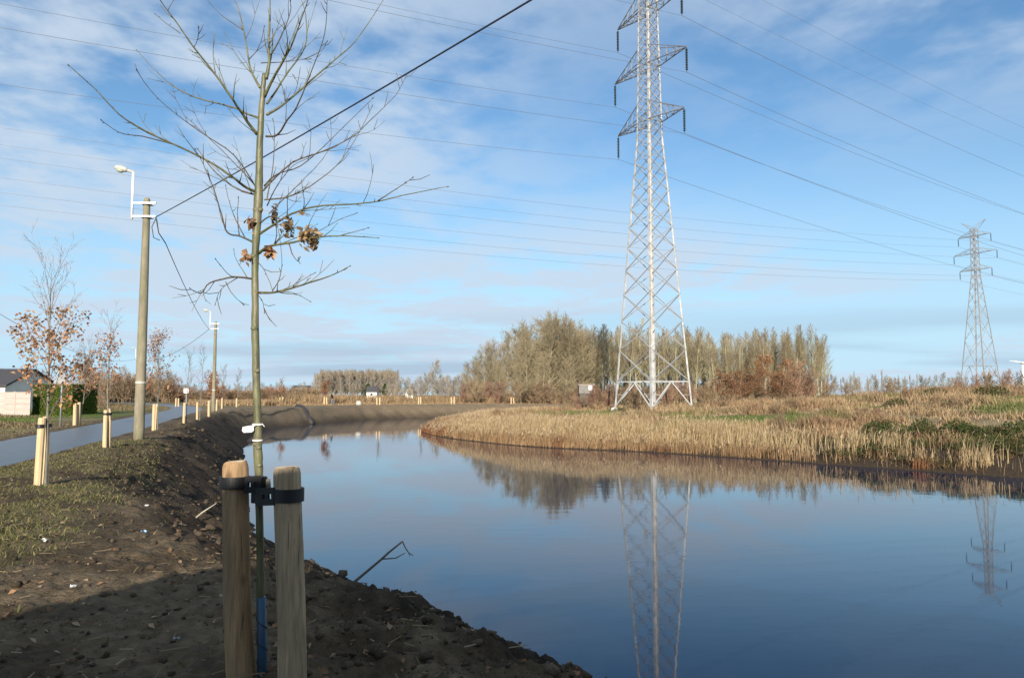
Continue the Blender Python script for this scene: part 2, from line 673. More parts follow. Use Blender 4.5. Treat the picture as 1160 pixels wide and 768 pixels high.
def inside(x, y):
    r = np.zeros(x.shape, bool)
    n = len(POLY)
    for i in range(n):
        a, b = POLY[i], POLY[(i + 1) % n]
        if a[1] == b[1]:
            continue
        c = ((a[1] > y) != (b[1] > y)) & (x < (b[0] - a[0]) * (y - a[1]) / (b[1] - a[1]) + a[0])
        r ^= c
    return r


PATH_C = [(-4.5, -14), (-6.6, -5), (-8.9, 4), (-12.3, 16), (-17.3, 32), (-25.8, 57), (-33, 78), (-42, 98), (-54, 118), (-78, 148), (-120, 190)]
PATH_L = catmull(PATH_C, 8)


def shore(x, y):
    x = np.asarray(x, float)
    y = np.asarray(y, float)
    da, db = seg_dist(x, y, A_LINE), seg_dist(x, y, B_LINE)
    ins = inside(x, y)
    s = np.minimum(da, db) * np.where(ins, -1, 1)
    isB = db < da
    shore.da, shore.db = da, db
    return s, isB


def base_height(x, y):
    x = np.asarray(x, float)
    y = np.asarray(y, float)
    s, isB = shore(x, y)
    r = np.hypot(x, y)
    wob = (fbm(x * 0.55, y * 0.55, 4, 11) - 0.5) * 0.9 * sstep(5, 12, r) + (fbm(x * 0.8, y * 0.8, 3, 17) - 0.5) * 0.16
    sw = s + wob * np.exp(-np.abs(s - 1.5) / 3.0)
    u = sw / (2.5 + 0.9 * sstep(32, 13, r) * sstep(6.0, 9.5, y))
    k = 10.0
    gA = 1 - np.logaddexp(0, k * (1 - u)) / k
    zA = WATER_Z + 1.9 * np.maximum(gA, -0.8)
    zA = zA + 0.10 * (fbm(x * 0.12, y * 0.12, 3, 3) - 0.5) * sstep(4, 10, s)
    sp = np.maximum(s, 0)
    t = 0.9 * x - 0.2 * y
    E = 3.4 * sstep(-4, 26, t) * np.clip((sp - 4) / 100, 0, 1) ** 0.85
    zB = WATER_Z + 1.2 * (1 - np.exp(-sp / 3.2)) + 0.62 * sstep(6, 32, sp) + E
    zB = zB + 0.5 * (fbm(x * 0.11, y * 0.11, 4, 5) - 0.5) * sstep(1, 8, sp)
    zB = np.where(s < 0, WATER_Z + 0.7 * np.maximum(s, -1.5), zB)
    zA = np.where(s < 0, np.maximum(WATER_Z + 0.75 * sw, WATER_Z - 1.2), zA)
    # soft handover between the two shores where they meet far from the water
    da, db = shore.da, shore.db
    w = sstep(-6, 6, da - db) * sstep(3, 10, s) + np.where(isB, 1.0, 0.0) * (1 - sstep(3, 10, s))
    return zA * (1 - w) + zB * w, s, w, np.asarray(wob)


def height1(x, y):
    z, s, w, _ = base_height(np.array([x], float), np.array([y], float))
    return float(z[0])


PATH_Z = 0.012


def full_height(x, y):
    z, s, w, wob = base_height(x, y)
    r = np.hypot(x, y)
    dp = seg_dist(np.asarray(x, float), np.asarray(y, float), PATH_L)
    onp = sstep(2.6, 1.7, dp)
    z = z * (1 - onp) + (-0.02) * onp
    # crumbly soil
    soil = (1 - w) * (1 - onp)
    fade = sstep(60, 15, r)
    n = (fbm(x * 1.6, y * 1.6, 3, 21) - 0.5) * 0.10 + (fbm(x * 6, y * 6, 3, 31) - 0.5) * 0.075 + (fbm(x * 19, y * 19, 2, 41) - 0.5) * 0.034
    slope = sstep(4.5, 2.5, s) * sstep(-0.3, 0.5, s)
    z = z + n * soil * fade * (0.95 + 1.2 * slope)
    z = z + (fbm(x * 0.7, y * 0.7, 3, 91) - 0.5) * 0.35 * slope * soil * sstep(40, 80, r)
    # rills running down the slope and a small crack on the flat
    rill = (fbm(x * 0.9 + y * 0.5, y * 1.6 - x * 0.4, 3, 71) - 0.5) * 0.30
    z = z + rill * slope * soil * sstep(2, 6, r) * sstep(120, 60, r)
    return z, s, w, dp


def lerp(a, b, t):
    t = np.asarray(t)[..., None]
    return np.asarray(a) * (1 - t) + np.asarray(b) * t


def green_patches(x, y):
    n = fbm(x * 0.3, y * 0.3, 3, 88) - 0.5
    g = 0
    for cx, cy, rx, ry in ((17.5, 58, 8.5, 4.0), (5.5, 82, 5, 6), (24, 52, 2.0, 1.6), (29, 63, 2.6, 2.0), (-1, 104, 3, 6), (38, 60, 5, 2), (45, 120, 14, 20)):
        g = np.maximum(g, sstep(1.15, 0.7, np.hypot((x - cx) / rx, (y - cy) / ry) + 1.2 * n))
    return g


def build_ground():
    th = np.concatenate([np.linspace(-180, -56, 16, endpoint=False), np.linspace(-56, -44, 16, endpoint=False),
                         np.linspace(-44, 44, 400, endpoint=False), np.linspace(44, 56, 16, endpoint=False), np.linspace(56, 180, 16, endpoint=False)])
    th = np.radians(th)
    rr = np.concatenate([[0.7], np.geomspace(1.2, 160, 620), np.geomspace(170, 2200, 32)])
    Rg, Tg = np.meshgrid(rr, th, indexing='ij')
    x = (Rg * np.sin(Tg)).ravel()
    y = (Rg * np.cos(Tg)).ravel()
    z, s, w, dp = full_height(x, y)
    V = np.stack([x, y, z], 1)
    V = np.concatenate([V, [[0, 0, 0.0]]])
    nr, nt = len(rr), len(th)
    i = np.arange(nr - 1)[:, None]
    j = np.arange(nt)[None, :]
    j2 = (j + 1) % nt
    F = np.stack([i * nt + j, i * nt + j2, (i + 1) * nt + j2, (i + 1) * nt + j], -1).reshape(-1, 4)[:, ::-1]
    cj = np.arange(nt)
    Ft = np.stack([np.full(nt, nr * nt), (cj + 1) % nt, cj], 1)[:, ::-1]
    # colours of the ground, with shade painted into the near bank slope
    n1 = fbm(x * 0.35, y * 0.35, 4, 51)
    n2 = fbm(x * 2.2, y * 2.2, 4, 52)
    n3 = fbm(x * 0.08, y * 0.08, 4, 53)
    dryc = lerp((0.082, 0.060, 0.037), (0.145, 0.109, 0.069), sstep(0.3, 0.7, n2))
    dryc = lerp(dryc, (0.23, 0.175, 0.115), 0.8 * sstep(55, 85, np.hypot(x, y)))
    slope_shade = lerp((0.034, 0.025, 0.018), (0.062, 0.046, 0.032), sstep(0.3, 0.7, n2))  # darker soil colour on the bank slope, painted to deepen its shade
    slope_shade = lerp(slope_shade, dryc, 0.75 * sstep(60, 90, np.hypot(x, y)))
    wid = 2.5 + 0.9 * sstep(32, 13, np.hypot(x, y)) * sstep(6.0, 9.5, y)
    soil = lerp(slope_shade, dryc, sstep(0.92, 1.12, s / wid + 0.5 * (n1 - 0.5)))
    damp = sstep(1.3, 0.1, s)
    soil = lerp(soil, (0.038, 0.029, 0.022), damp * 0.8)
    turf = lerp((0.088, 0.082, 0.034), (0.15, 0.125, 0.064), sstep(0.35, 0.65, n2))
    dry = lerp((0.22, 0.17, 0.095), (0.13, 0.105, 0.055), sstep(0.35, 0.65, n1))
    meadow = lerp((0.085, 0.12, 0.03), (0.15, 0.145, 0.06), sstep(0.35, 0.6, n3))
    # grass: creeping in from the path side of the near bank, solid beyond the path
    left = sstep(0.2, -1.4, x + 2.0 + 0.32 * y - 1.8 * (n1 - 0.5))
    g = left * sstep(0.40, 0.64, n2 * 0.6 + n1 * 0.5) * 0.7 * sstep(26, 14, np.hypot(x, y))
    px = np.interp(y, PATH_L[:, 1], PATH_L[:, 0])
    beyond = sstep(0.0, -1.0, x - px + 1.2) * sstep(2.0, 2.6, dp)
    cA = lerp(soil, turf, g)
    left_c = lerp(dry, meadow, sstep(0.42, 0.58, n3 + 0.25 * sstep(30, 50, y) - 0.12))
    cA = lerp(cA, left_c, beyond)
    far = sstep(6, 12, s) * sstep(70, 100, y)
    cA = lerp(cA, dry, far)
    fieldc = lerp(dry, (0.12, 0.10, 0.055), sstep(0.4, 0.6, n3))
    cA = lerp(cA, fieldc, sstep(140, 220, np.hypot(x, y)))
    straw = lerp((0.30, 0.235, 0.135), (0.20, 0.145, 0.085), sstep(0.35, 0.65, n1))
    green = lerp((0.085, 0.125, 0.025), (0.14, 0.15, 0.05), sstep(0.3, 0.7, n2))
    cB = lerp(straw, green, 0.8 * sstep(0.55, 0.65, n3 + 0.2 * (n1 - 0.5)))
    cB = lerp(cB, (0.10, 0.15, 0.035), green_patches(x, y))
    cB = lerp(cB, (0.06, 0.042, 0.028), sstep(1.6, 0.2, s))
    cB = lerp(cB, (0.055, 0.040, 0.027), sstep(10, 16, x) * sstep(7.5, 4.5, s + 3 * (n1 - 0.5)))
    cB = lerp(cB, (0.11, 0.15, 0.04), sstep(105, 125, np.hypot(x, y)) * sstep(15, 30, x))
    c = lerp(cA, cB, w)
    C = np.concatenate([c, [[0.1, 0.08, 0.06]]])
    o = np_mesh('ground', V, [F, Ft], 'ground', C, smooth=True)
    tag(o, kind='structure')


build_ground()


def build_water():
    mb = MB()
    mb.add([(-40, -20, WATER_Z), (90, -20, WATER_Z), (90, 128, WATER_Z), (-40, 128, WATER_Z)], [(0, 1, 2, 3)])
    tag(obj('water', mb, 'water'), kind='structure')


build_water()


def build_path():
    P = catmull(PATH_C, 24)
    V, F = [], []
    n = len(P)
    rng = random.Random(4)
    cols = 7
    for i in range(n):
        d = P[min(i + 1, n - 1)] - P[max(i - 1, 0)]
        d = d / np.hypot(*d)
        nrm = np.array([d[1], -d[0]])
        for k in range(cols):
            u = (k / (cols - 1)) * 2 - 1
            wv = 1.6 + (0.10 * (rng.random() - 0.5) if abs(u) == 1 else 0)
            q = P[i] + nrm * u * wv
            z = 0.055 - 0.035 * u * u - (0.05 if abs(u) == 1 else 0)
            V.append((q[0], q[1], z))
    for i in range(n - 1):
        for k in range(cols - 1):
            a = i * cols + k
            F.append((a, a + 1, a + cols + 1, a + cols))
    mb = MB()
    mb.add(V, F)
    tag(obj('path', mb, 'asphalt', smooth=True), kind='structure')


build_path()


# ------------------------------------------------------------------ scattered cover (uncountable)
def blades(name, P, H, Wd, lean, C, label, cat, droop=0.3):
    """one ribbon per row: base P (n,3), height, width, lean vector (n,2), colour (n,3)"""
    n = len(P)
    rng = np.random.default_rng(len(name) * 7 + n)
    a = rng.uniform(0, 2 * np.pi, n)
    du = np.stack([np.cos(a), np.sin(a), np.zeros(n)], 1) * (Wd / 2)[:, None]
    up = np.stack([lean[:, 0], lean[:, 1], np.ones(n)], 1) * H[:, None]
    b = P
    m = P + up * 0.55
    t = P + up * np.array([1, 1, 1.0])
    t[:, :2] += lean * (H * droop)[:, None]
    t[:, 2] -= H * droop * 0.3 * np.hypot(lean[:, 0], lean[:, 1])
    V = np.stack([b - du, b + du, m - du * 0.8, m + du * 0.8, t], 1).reshape(-1, 3)
    k = np.arange(n)[:, None] * 5
    Fq = k + np.array([[0, 1, 3, 2]])
    Ft = k + np.array([[2, 3, 4]])
    CC = np.repeat(C, 5, axis=0)
    o = np_mesh(name, V, [Fq, Ft], 'blade', CC)
    tag(o, label, cat, kind='stuff')
    return o


def jitter(C, rng, amt=0.2):
    return np.clip(C * (1 + rng.uniform(-amt, amt, (len(C), 1))), 0, 1)


def wedge(rng, n, y0, y1, a0, a1, power=0.5):
    """random points over a field in front, denser where nearer"""
    u = rng.random(n)
    y = y0 * (y1 / y0) ** u if power == 0 else (y0 ** power + u * (y1 ** power - y0 ** power)) ** (1 / power)
    x = y * rng.uniform(a0, a1, n)
    return x, y


def build_cover():
    rng = np.random.default_rng(5)
    # ---- reeds along the opposite shore
    n = 150000
    L = B_LINE
    seg = np.hypot(*np.diff(L, axis=0).T)
    cum = np.concatenate([[0], np.cumsum(seg)])
    i1 = int(np.argmin(np.hypot(L[:, 0] - 3, L[:, 1] - 115)))
    i2 = int(np.argmin(np.hypot(L[:, 0] - 28, L[:, 1] - 23)))
    t = rng.uniform(cum[i1], cum[i2], n)
    idx = np.clip(np.searchsorted(cum, t) - 1, 0, len(seg) - 1)
    f = (t - cum[idx]) / seg[idx]
    p = L[idx] + (L[idx + 1] - L[idx]) * f[:, None]
    d = (L[idx + 1] - L[idx]) / seg[idx][:, None]
    nrm = np.stack([-d[:, 1], d[:, 0]], 1)
    off = rng.random(n) ** 1.2 * 5.0 + 0.1
    q = p + nrm * off[:, None]
    s, isB = shore(q[:, 0], q[:, 1])
    q2 = p - nrm * off[:, None]
    s2, isB2 = shore(q2[:, 0], q2[:, 1])
    q = np.where((s > 0.05)[:, None], q, q2)
    z, s, w, _ = base_height(q[:, 0], q[:, 1])
    # thin out to the right, patchy inside
    right = sstep(9, 18, q[:, 0])
    width = 4.6 - 1.2 * right
    clump = fbm(q[:, 0] * 0.9, q[:, 1] * 0.9, 3, 61)
    keep = (s > 0.1) & (s < width * (0.8 + 0.4 * clump)) & (w > 0.5)
    keep &= rng.random(n) < (0.25 + 0.75 * sstep(0.35, 0.6, clump)) * (1 - 0.95 * right * sstep(0.75, 0.58, fbm(q[:, 0] * 0.5, q[:, 1] * 0.5, 3, 81))) * np.where(q[:, 1] > 76, 0.75, 1)
    q, z, s = q[keep], z[keep], s[keep]
    m = len(q)
    big = fbm(q[:, 0] * 0.25, q[:, 1] * 0.25, 3, 63)
    H = (0.80 + 0.80 * big) * rng.uniform(0.55, 1.2, m) * (1 - 0.25 * sstep(10, 22, q[:, 0])) * (0.62 + 0.38 * sstep(0, 1.6, s)) * (1 - 0.28 * sstep(50, 70, q[:, 1]))
    col = lerp((0.55, 0.43, 0.245), (0.43, 0.31, 0.165), rng.random(m))
    rust = sstep(0.56, 0.72, fbm(q[:, 0] * 0.6, q[:, 1] * 0.6, 3, 64)) * 0.5
    tip = sstep(63, 70, q[:, 1]) * sstep(75, 71, q[:, 1])
    col = lerp(col, (0.22, 0.10, 0.05), np.clip(rust * sstep(1.8, 0.3, s) + 0.55 * sstep(0.9, 0.3, s) * (H < 1.0) + 0.7 * tip, 0, 1))
    col = np.where((rng.random(m) < 0.12)[:, None], np.array([[0.20, 0.125, 0.065]]), col)
    lean = rng.normal(0, 0.10, (m, 2)) + np.array([0.03, 0.0]) + 0.3 * np.stack([fbm(q[:, 0] * 0.8, q[:, 1] * 0.8, 2, 83) - 0.5, fbm(q[:, 0] * 0.8, q[:, 1] * 0.8, 2, 84) - 0.5], 1)
    P = np.stack([q[:, 0], q[:, 1], z - 0.05], 1)
    blades('reeds', P, H, rng.uniform(0.012, 0.028, m) * (0.6 + q[:, 1] / 90), lean, jitter(col, rng, 0.22),
           'beige dry reeds in a thick band along the far water edge', 'reeds', 0.5)
    pk = rng.random(m) < 0.12
    tip_ = P[pk] + np.stack([lean[pk, 0] * H[pk], lean[pk, 1] * H[pk], H[pk] * 0.88], 1)
    k = int(pk.sum())
    blades('reed_plumes', tip_, rng.uniform(0.14, 0.30, k), rng.uniform(0.03, 0.06, k), rng.normal(0.25, 0.35, (k, 2)),
           jitter(lerp((0.46, 0.36, 0.23), (0.30, 0.205, 0.12), rng.random(k)), rng, 0.2), 'feathery pale seed heads on top of the reeds', 'reeds', 0.6)
    # ---- tussocks and dry grass over the right bank
    x, y = wedge(rng, 190000, 34, 150, -0.12, 0.74, 0.6)
    z, s, w, _ = base_height(x, y)
    c1 = fbm(x * 0.45, y * 0.45, 3, 65)
    c2 = fbm(x * 0.12, y * 0.12, 3, 66)
    keep = (w > 0.6) & (s > np.where(x > 9, 0.25, 1.5)) & (rng.random(len(x)) < 0.25 + 0.75 * sstep(0.35, 0.62, c1))
    x, y, z, s, c1, c2 = x[keep], y[keep], z[keep], s[keep], c1[keep], c2[keep]
    m = len(x)
    gr = 0.8 * sstep(0.58, 0.68, c2 + 0.3 * (c1 - 0.5))
    gr = np.maximum(gr, 0.9 * green_patches(x, y))
    rd = sstep(0.46, 0.36, c2) * sstep(0.4, 0.6, c1)
    H = (0.28 + 0.75 * sstep(0.4, 0.75, c1)) * rng.uniform(0.55, 1.15, m) * (1 - 0.72 * gr)
    col = lerp((0.46, 0.33, 0.19), (0.31, 0.215, 0.12), rng.random(m))
    c3 = fbm(x * 0.22, y * 0.5, 3, 93)
    col = lerp(col, (0.22, 0.155, 0.09), 0.85 * sstep(0.5, 0.62, c3))
    col = lerp(col, (0.24, 0.125, 0.07), rd * 0.4)
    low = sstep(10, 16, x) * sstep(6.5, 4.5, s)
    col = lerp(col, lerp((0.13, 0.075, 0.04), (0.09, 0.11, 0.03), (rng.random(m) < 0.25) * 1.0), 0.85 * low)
    col = lerp(col, (0.115, 0.15, 0.04), gr)
    lean = rng.normal(0, 0.28, (m, 2))
    H = H * (1 - 0.55 * low)
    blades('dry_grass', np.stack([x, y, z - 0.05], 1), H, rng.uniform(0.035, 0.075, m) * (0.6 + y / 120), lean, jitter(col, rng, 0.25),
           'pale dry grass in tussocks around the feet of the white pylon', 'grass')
    # ---- short sparse turf on the near bank
    x, y = wedge(rng, 170000, 2.2, 26, -0.82, -0.10, 0.6)
    z, s, w, dp = full_height(x, y)
    n1 = fbm(x * 0.35, y * 0.35, 4, 51)
    n2 = fbm(x * 2.2, y * 2.2, 4, 52)
    left = sstep(0.2, -1.4, x + 2.0 + 0.32 * y - 1.8 * (n1 - 0.5))
    dens = left * sstep(0.33, 0.58, n2 * 0.6 + n1 * 0.5) * 0.42 + 0.006
    keep = (dp > 1.65) & (s > 2.4) & (w < 0.5) & (rng.random(len(x)) < dens)
    x, y, z = x[keep], y[keep], z[keep]
    m = len(x)
    col = lerp((0.095, 0.115, 0.03), (0.23, 0.185, 0.09), rng.random(m))
    blades('turf', np.stack([x, y, z - 0.005], 1), rng.uniform(0.02, 0.075, m), rng.uniform(0.004, 0.010, m) * (1 + y / 14),
           rng.normal(0, 0.6, (m, 2)), jitter(col, rng, 0.25), 'short sparse green grass on the near earth bank', 'grass')
    # ---- rough verge beyond the path
    x, y = wedge(rng, 110000, 18, 150, -0.95, -0.28, 0.45)
    z, s, w, dp = full_height(x, y)
    px = np.interp(y, PATH_L[:, 1], PATH_L[:, 0])
    c1 = fbm(x * 0.5, y * 0.5, 3, 67)
    c2 = fbm(x * 0.08, y * 0.08, 3, 68)
    keep = (x < px - 0.5) & (dp > 1.75) & (rng.random(len(x)) < 0.3 + 0.7 * c1)
    x, y, z, c1, c2, dp = x[keep], y[keep], z[keep], c1[keep], c2[keep], dp[keep]
    m = len(x)
    gr = sstep(0.45, 0.6, c2 + 0.12 * sstep(35, 55, y)) * sstep(90, 60, y)
    H = (0.08 + 0.42 * sstep(2.2, 7, dp) * c1) * rng.uniform(0.6, 1.2, m) * (1 - 0.6 * gr)
    col = lerp((0.26, 0.20, 0.115), (0.13, 0.095, 0.05), rng.random(m))
    col = lerp(col, (0.10, 0.15, 0.03), gr)
    blades('verge_grass', np.stack([x, y, z - 0.03], 1), H, rng.uniform(0.02, 0.05, m) * (0.6 + y / 60),
           rng.normal(0, 0.3, (m, 2)), jitter(col, rng, 0.25), 'rough brown and green grass on the verge left of the path', 'grass')
    # ---- strip of dry reeds and grass above the far earth bank
    x, y = wedge(rng, 60000, 105, 160, -0.42, 0.06, 1.0)
    z, s, w, dp = full_height(x, y)
    c1 = fbm(x * 0.3, y * 0.3, 3, 69)
    keep = (s > 6.0) & (dp > 2.5) & (w < 0.5) & (y < 150)
    x, y, z, c1, s = x[keep], y[keep], z[keep], c1[keep], s[keep]
    m = len(x)
    H = (0.25 + 1.5 * sstep(8, 16, s) * sstep(0.35, 0.6, c1)) * rng.uniform(0.5, 1.1, m)
    H = np.where(x < -34, H * 0.45, H)
    col = lerp((0.40, 0.29, 0.165), (0.24, 0.155, 0.085), rng.random(m))
    blades('far_grass', np.stack([x, y, z - 0.05], 1), H, rng.uniform(0.07, 0.14, m), rng.normal(0, 0.18, (m, 2)), jitter(col, rng, 0.2),
           'reddish brown dry grass strip above the far earth bank', 'grass')


build_cover()


def build_debris():
    rng = np.random.default_rng(9)
    # ---- clods of earth
    base = [(1, 0, 0), (-1, 0, 0), (0, 1, 0), (0, -1, 0), (0, 0, 1), (0, 0, -1)]
    tri = [(0, 2, 4), (2, 1, 4), (1, 3, 4), (3, 0, 4), (2, 0, 5), (1, 2, 5), (3, 1, 5), (0, 3, 5)]
    B0 = []
    F0 = []
    mid = {}
    B0 = [np.array(b, float) for b in base]

    def mp(a, b):
        k = (min(a, b), max(a, b))
        if k not in mid:
            v = B0[a] + B0[b]
            B0.append(v / np.linalg.norm(v))
            mid[k] = len(B0) - 1
        return mid[k]
    for a, b, c in tri:
        ab, bc, ca = mp(a, b), mp(b, c), mp(c, a)
        F0 += [(a, ab, ca), (ab, b, bc), (ca, bc, c), (ab, bc, ca)]
    B0 = np.array(B0)
    F0 = np.array(F0)
    n = 26000
    x, y = wedge(rng, n, 2.2, 40, -0.75, 0.42, 0.4)
    z, s, w, dp = full_height(x, y)
    keep = (s > 0.05) & (w < 0.5) & (dp > 1.9) & ((s < 3.6) | (rng.random(n) < 0.45))
    x, y, z, s = x[keep], y[keep], z[keep], s[keep]
    n = len(x)
    size = (0.0035 + 0.022 * rng.random(n) ** 8) * (1 + y / 14) * np.where(s < 3.4, 1.35, 1.0)
    sc = size[:, None] * rng.uniform(0.6, 1.3, (n, 3)) * np.array([1, 1, 0.7])
    ja = 1 + rng.uniform(-0.45, 0.4, (n, len(B0), 1))
    V = B0[None] * ja * sc[:, None, :] + np.stack([x, y, z + size * 0.2], 1)[:, None, :]
    F = (np.arange(n)[:, None, None] * len(B0) + F0[None]).reshape(-1, 3)
    col = lerp((0.050, 0.037, 0.025), (0.105, 0.080, 0.054), rng.random(n))
    o = np_mesh('earth_clods', V.reshape(-1, 3), [F], 'clod', np.repeat(col, len(B0), axis=0))
    tag(o, 'brown crumbs and clods of earth strewn over the near bank', 'soil', kind='stuff')
    # ---- fallen leaves
    n = 3000
    x, y = wedge(rng, n, 2.2, 30, -0.75, 0.40, 0.5)
    z, s, w, dp = full_height(x, y)
    keep = (s > 0.1) & (w < 0.5) & (dp > 1.7)
    x, y, z = x[keep], y[keep], z[keep]
    # a drift of leaves gathered on the edge of the bank
    k = 500
    t = rng.random(k)
    xd = -1.75 - 1.6 * t + rng.normal(0, 0.10, k)
    yd = 7.6 + 1.1 * t + rng.normal(0, 0.14, k) + 0.2
    zd = full_height(xd, yd)[0]
    x, y, z = np.concatenate([x, xd]), np.concatenate([y, yd]), np.concatenate([z, zd])
    leaf_quads('fallen_leaves', np.stack([x, y, z + 0.012], 1), rng.uniform(0.012, 0.034, len(x)), 0.5, rng,
               [(0.30, 0.17, 0.085), (0.20, 0.115, 0.06), (0.36, 0.26, 0.16), (0.14, 0.085, 0.05)],
               'brown fallen leaves scattered over the near bank')
    # ---- bits of straw and twig
    n = 800
    x, y = wedge(rng, n, 2.2, 22, -0.75, 0.40, 0.5)
    z, s, w, dp = full_height(x, y)
    keep = (s > 0.3) & (w < 0.5) & (dp > 1.7)
    x, y, z = x[keep], y[keep], z[keep]
    m = len(x)
    a = rng.uniform(0, 2 * np.pi, m)
    ln = rng.uniform(0.03, 0.16, m)
    wd = rng.uniform(0.002, 0.005, m)
    d = np.stack([np.cos(a) * ln, np.sin(a) * ln, rng.uniform(-0.1, 0.1, m) * ln], 1) / 2
    q = np.stack([-np.sin(a) * wd, np.cos(a) * wd, np.zeros(m)], 1)
    c = np.stack([x, y, z + 0.018], 1)
    V = np.stack([c - d - q, c + d - q, c + d + q, c - d + q, c - d + [0, 0, 0.006], c + d + [0, 0, 0.006]], 1).reshape(-1, 3)
    kk = np.arange(m)[:, None] * 6
    F = np.concatenate([kk + np.array([[0, 1, 5, 4]]), kk + np.array([[4, 5, 2, 3]])])
    col = lerp((0.34, 0.27, 0.17), (0.17, 0.115, 0.07), rng.random(m))
    tag(np_mesh('straw', V, [F], 'blade', np.repeat(col, 6, axis=0)), 'pale bits of straw and twig on the near bank', 'straw', kind='stuff')


def leaf_arrays(P, size, curl, rng, cols, flat=True, normal=None):
    n = len(P)
    a = rng.uniform(0, 2 * np.pi, n)
    if flat:
        tx, ty = rng.normal(0, curl, n), rng.normal(0, curl, n)
    else:
        tx, ty = rng.uniform(-1.6, 1.6, n), rng.uniform(-1.6, 1.6, n)
    u = np.stack([np.cos(a), np.sin(a), tx], 1)
    u /= np.linalg.norm(u, axis=1)[:, None]
    w = np.stack([-np.sin(a), np.cos(a), ty], 1)
    w -= u * (u * w).sum(1)[:, None]
    w /= np.linalg.norm(w, axis=1)[:, None]
    nn = np.cross(u, w)
    L = size[:, None]
    c = P
    b = rng.uniform(0.1, 0.5, n)[:, None] * L
    V = np.stack([c - u * L, c - w * L * 0.62 + nn * b + u * L * 0.1, c + u * L * 1.0 + nn * b * 0.4, c + w * L * 0.62 + nn * b + u * L * 0.1], 1).reshape(-1, 3)
    k = np.arange(n)[:, None] * 4
    F = np.concatenate([k + np.array([[0, 1, 2]]), k + np.array([[0, 2, 3]])])
    cc = np.array(cols)[rng.integers(0, len(cols), n)]
    cc = jitter(cc, rng, 0.25)
    return V, F, np.repeat(cc, 4, axis=0)


def leaf_quads(name, P, size, curl, rng, cols, label, cat='leaves', parent=None, flat=True, kind='stuff'):
    V, F, C = leaf_arrays(P, size, curl, rng, cols, flat)
    o = np_mesh(name, V, [F], 'leaf', C, parent=parent)
    if parent is None:
        tag(o, label, cat, kind=kind)
    return o


build_debris()


# ------------------------------------------------------------------ tree growing
def polyline(rng, p, d, length, n, wig, trop):
    pts = [Vector(p)]
    d = Vector(d).normalized()
    for i in range(n):
        d = (d + Vector((rng.gauss(0, wig), rng.gauss(0, wig), rng.gauss(0, wig) + trop))).normalized()
        pts.append(pts[-1] + d * (length / n))
    return pts


def side_dir(rng, d, ang, az=None):
    d = Vector(d).normalized()
    ref = Vector((0, 0, 1)) if abs(d.z) < 0.9 else Vector((1, 0, 0))
    u = d.cross(ref).normalized()
    w = d.cross(u)
    a = rng.uniform(0, 2 * math.pi) if az is None else az
    return d * math.cos(ang) + (u * math.cos(a) + w * math.sin(a)) * math.sin(ang)


def grow(rng, mb, p, d, length, r, level, prm, tips=None):
    """branch with its twigs; prm[level] = (n_children, angle, ratio, start, wiggle, tropism)"""
    nseg = (4, 3, 2, 2)[min(level, 3)]
    nch, ang, ratio, start, wig, trop = prm[min(level, len(prm) - 1)]
    pts = polyline(rng, p, d, length, nseg, wig, trop)
    rad = [r * (1 - 0.78 * i / nseg) for i in range(nseg + 1)]
    mb.tube(pts, rad, 4 if level == 0 else 3, cap=False)
    if tips is not None and level >= 1:
        tips.append(pts[-1])
        tips.append(pts[-2])
    if level >= len(prm) - 1 and nch == 0:
        return
    if level + 1 > len(prm):
        return
    for k in range(nch):
        t = start + (1 - start) * (k + rng.random()) / nch
        f = t * nseg
        i = min(int(f), nseg - 1)
        q = pts[i].lerp(pts[i + 1], f - i)
        dd = side_dir(rng, pts[i + 1] - pts[i], ang * rng.uniform(0.7, 1.3))
        if level + 1 < len(prm) + 1 and level < 3:
            grow(rng, mb, q, dd, length * ratio * (1.1 - 0.55 * t) * rng.uniform(0.7, 1.25), max(r * 0.5 * (1 - 0.5 * t), prm_min[0]), level + 1, prm, tips)


prm_min = [0.004]


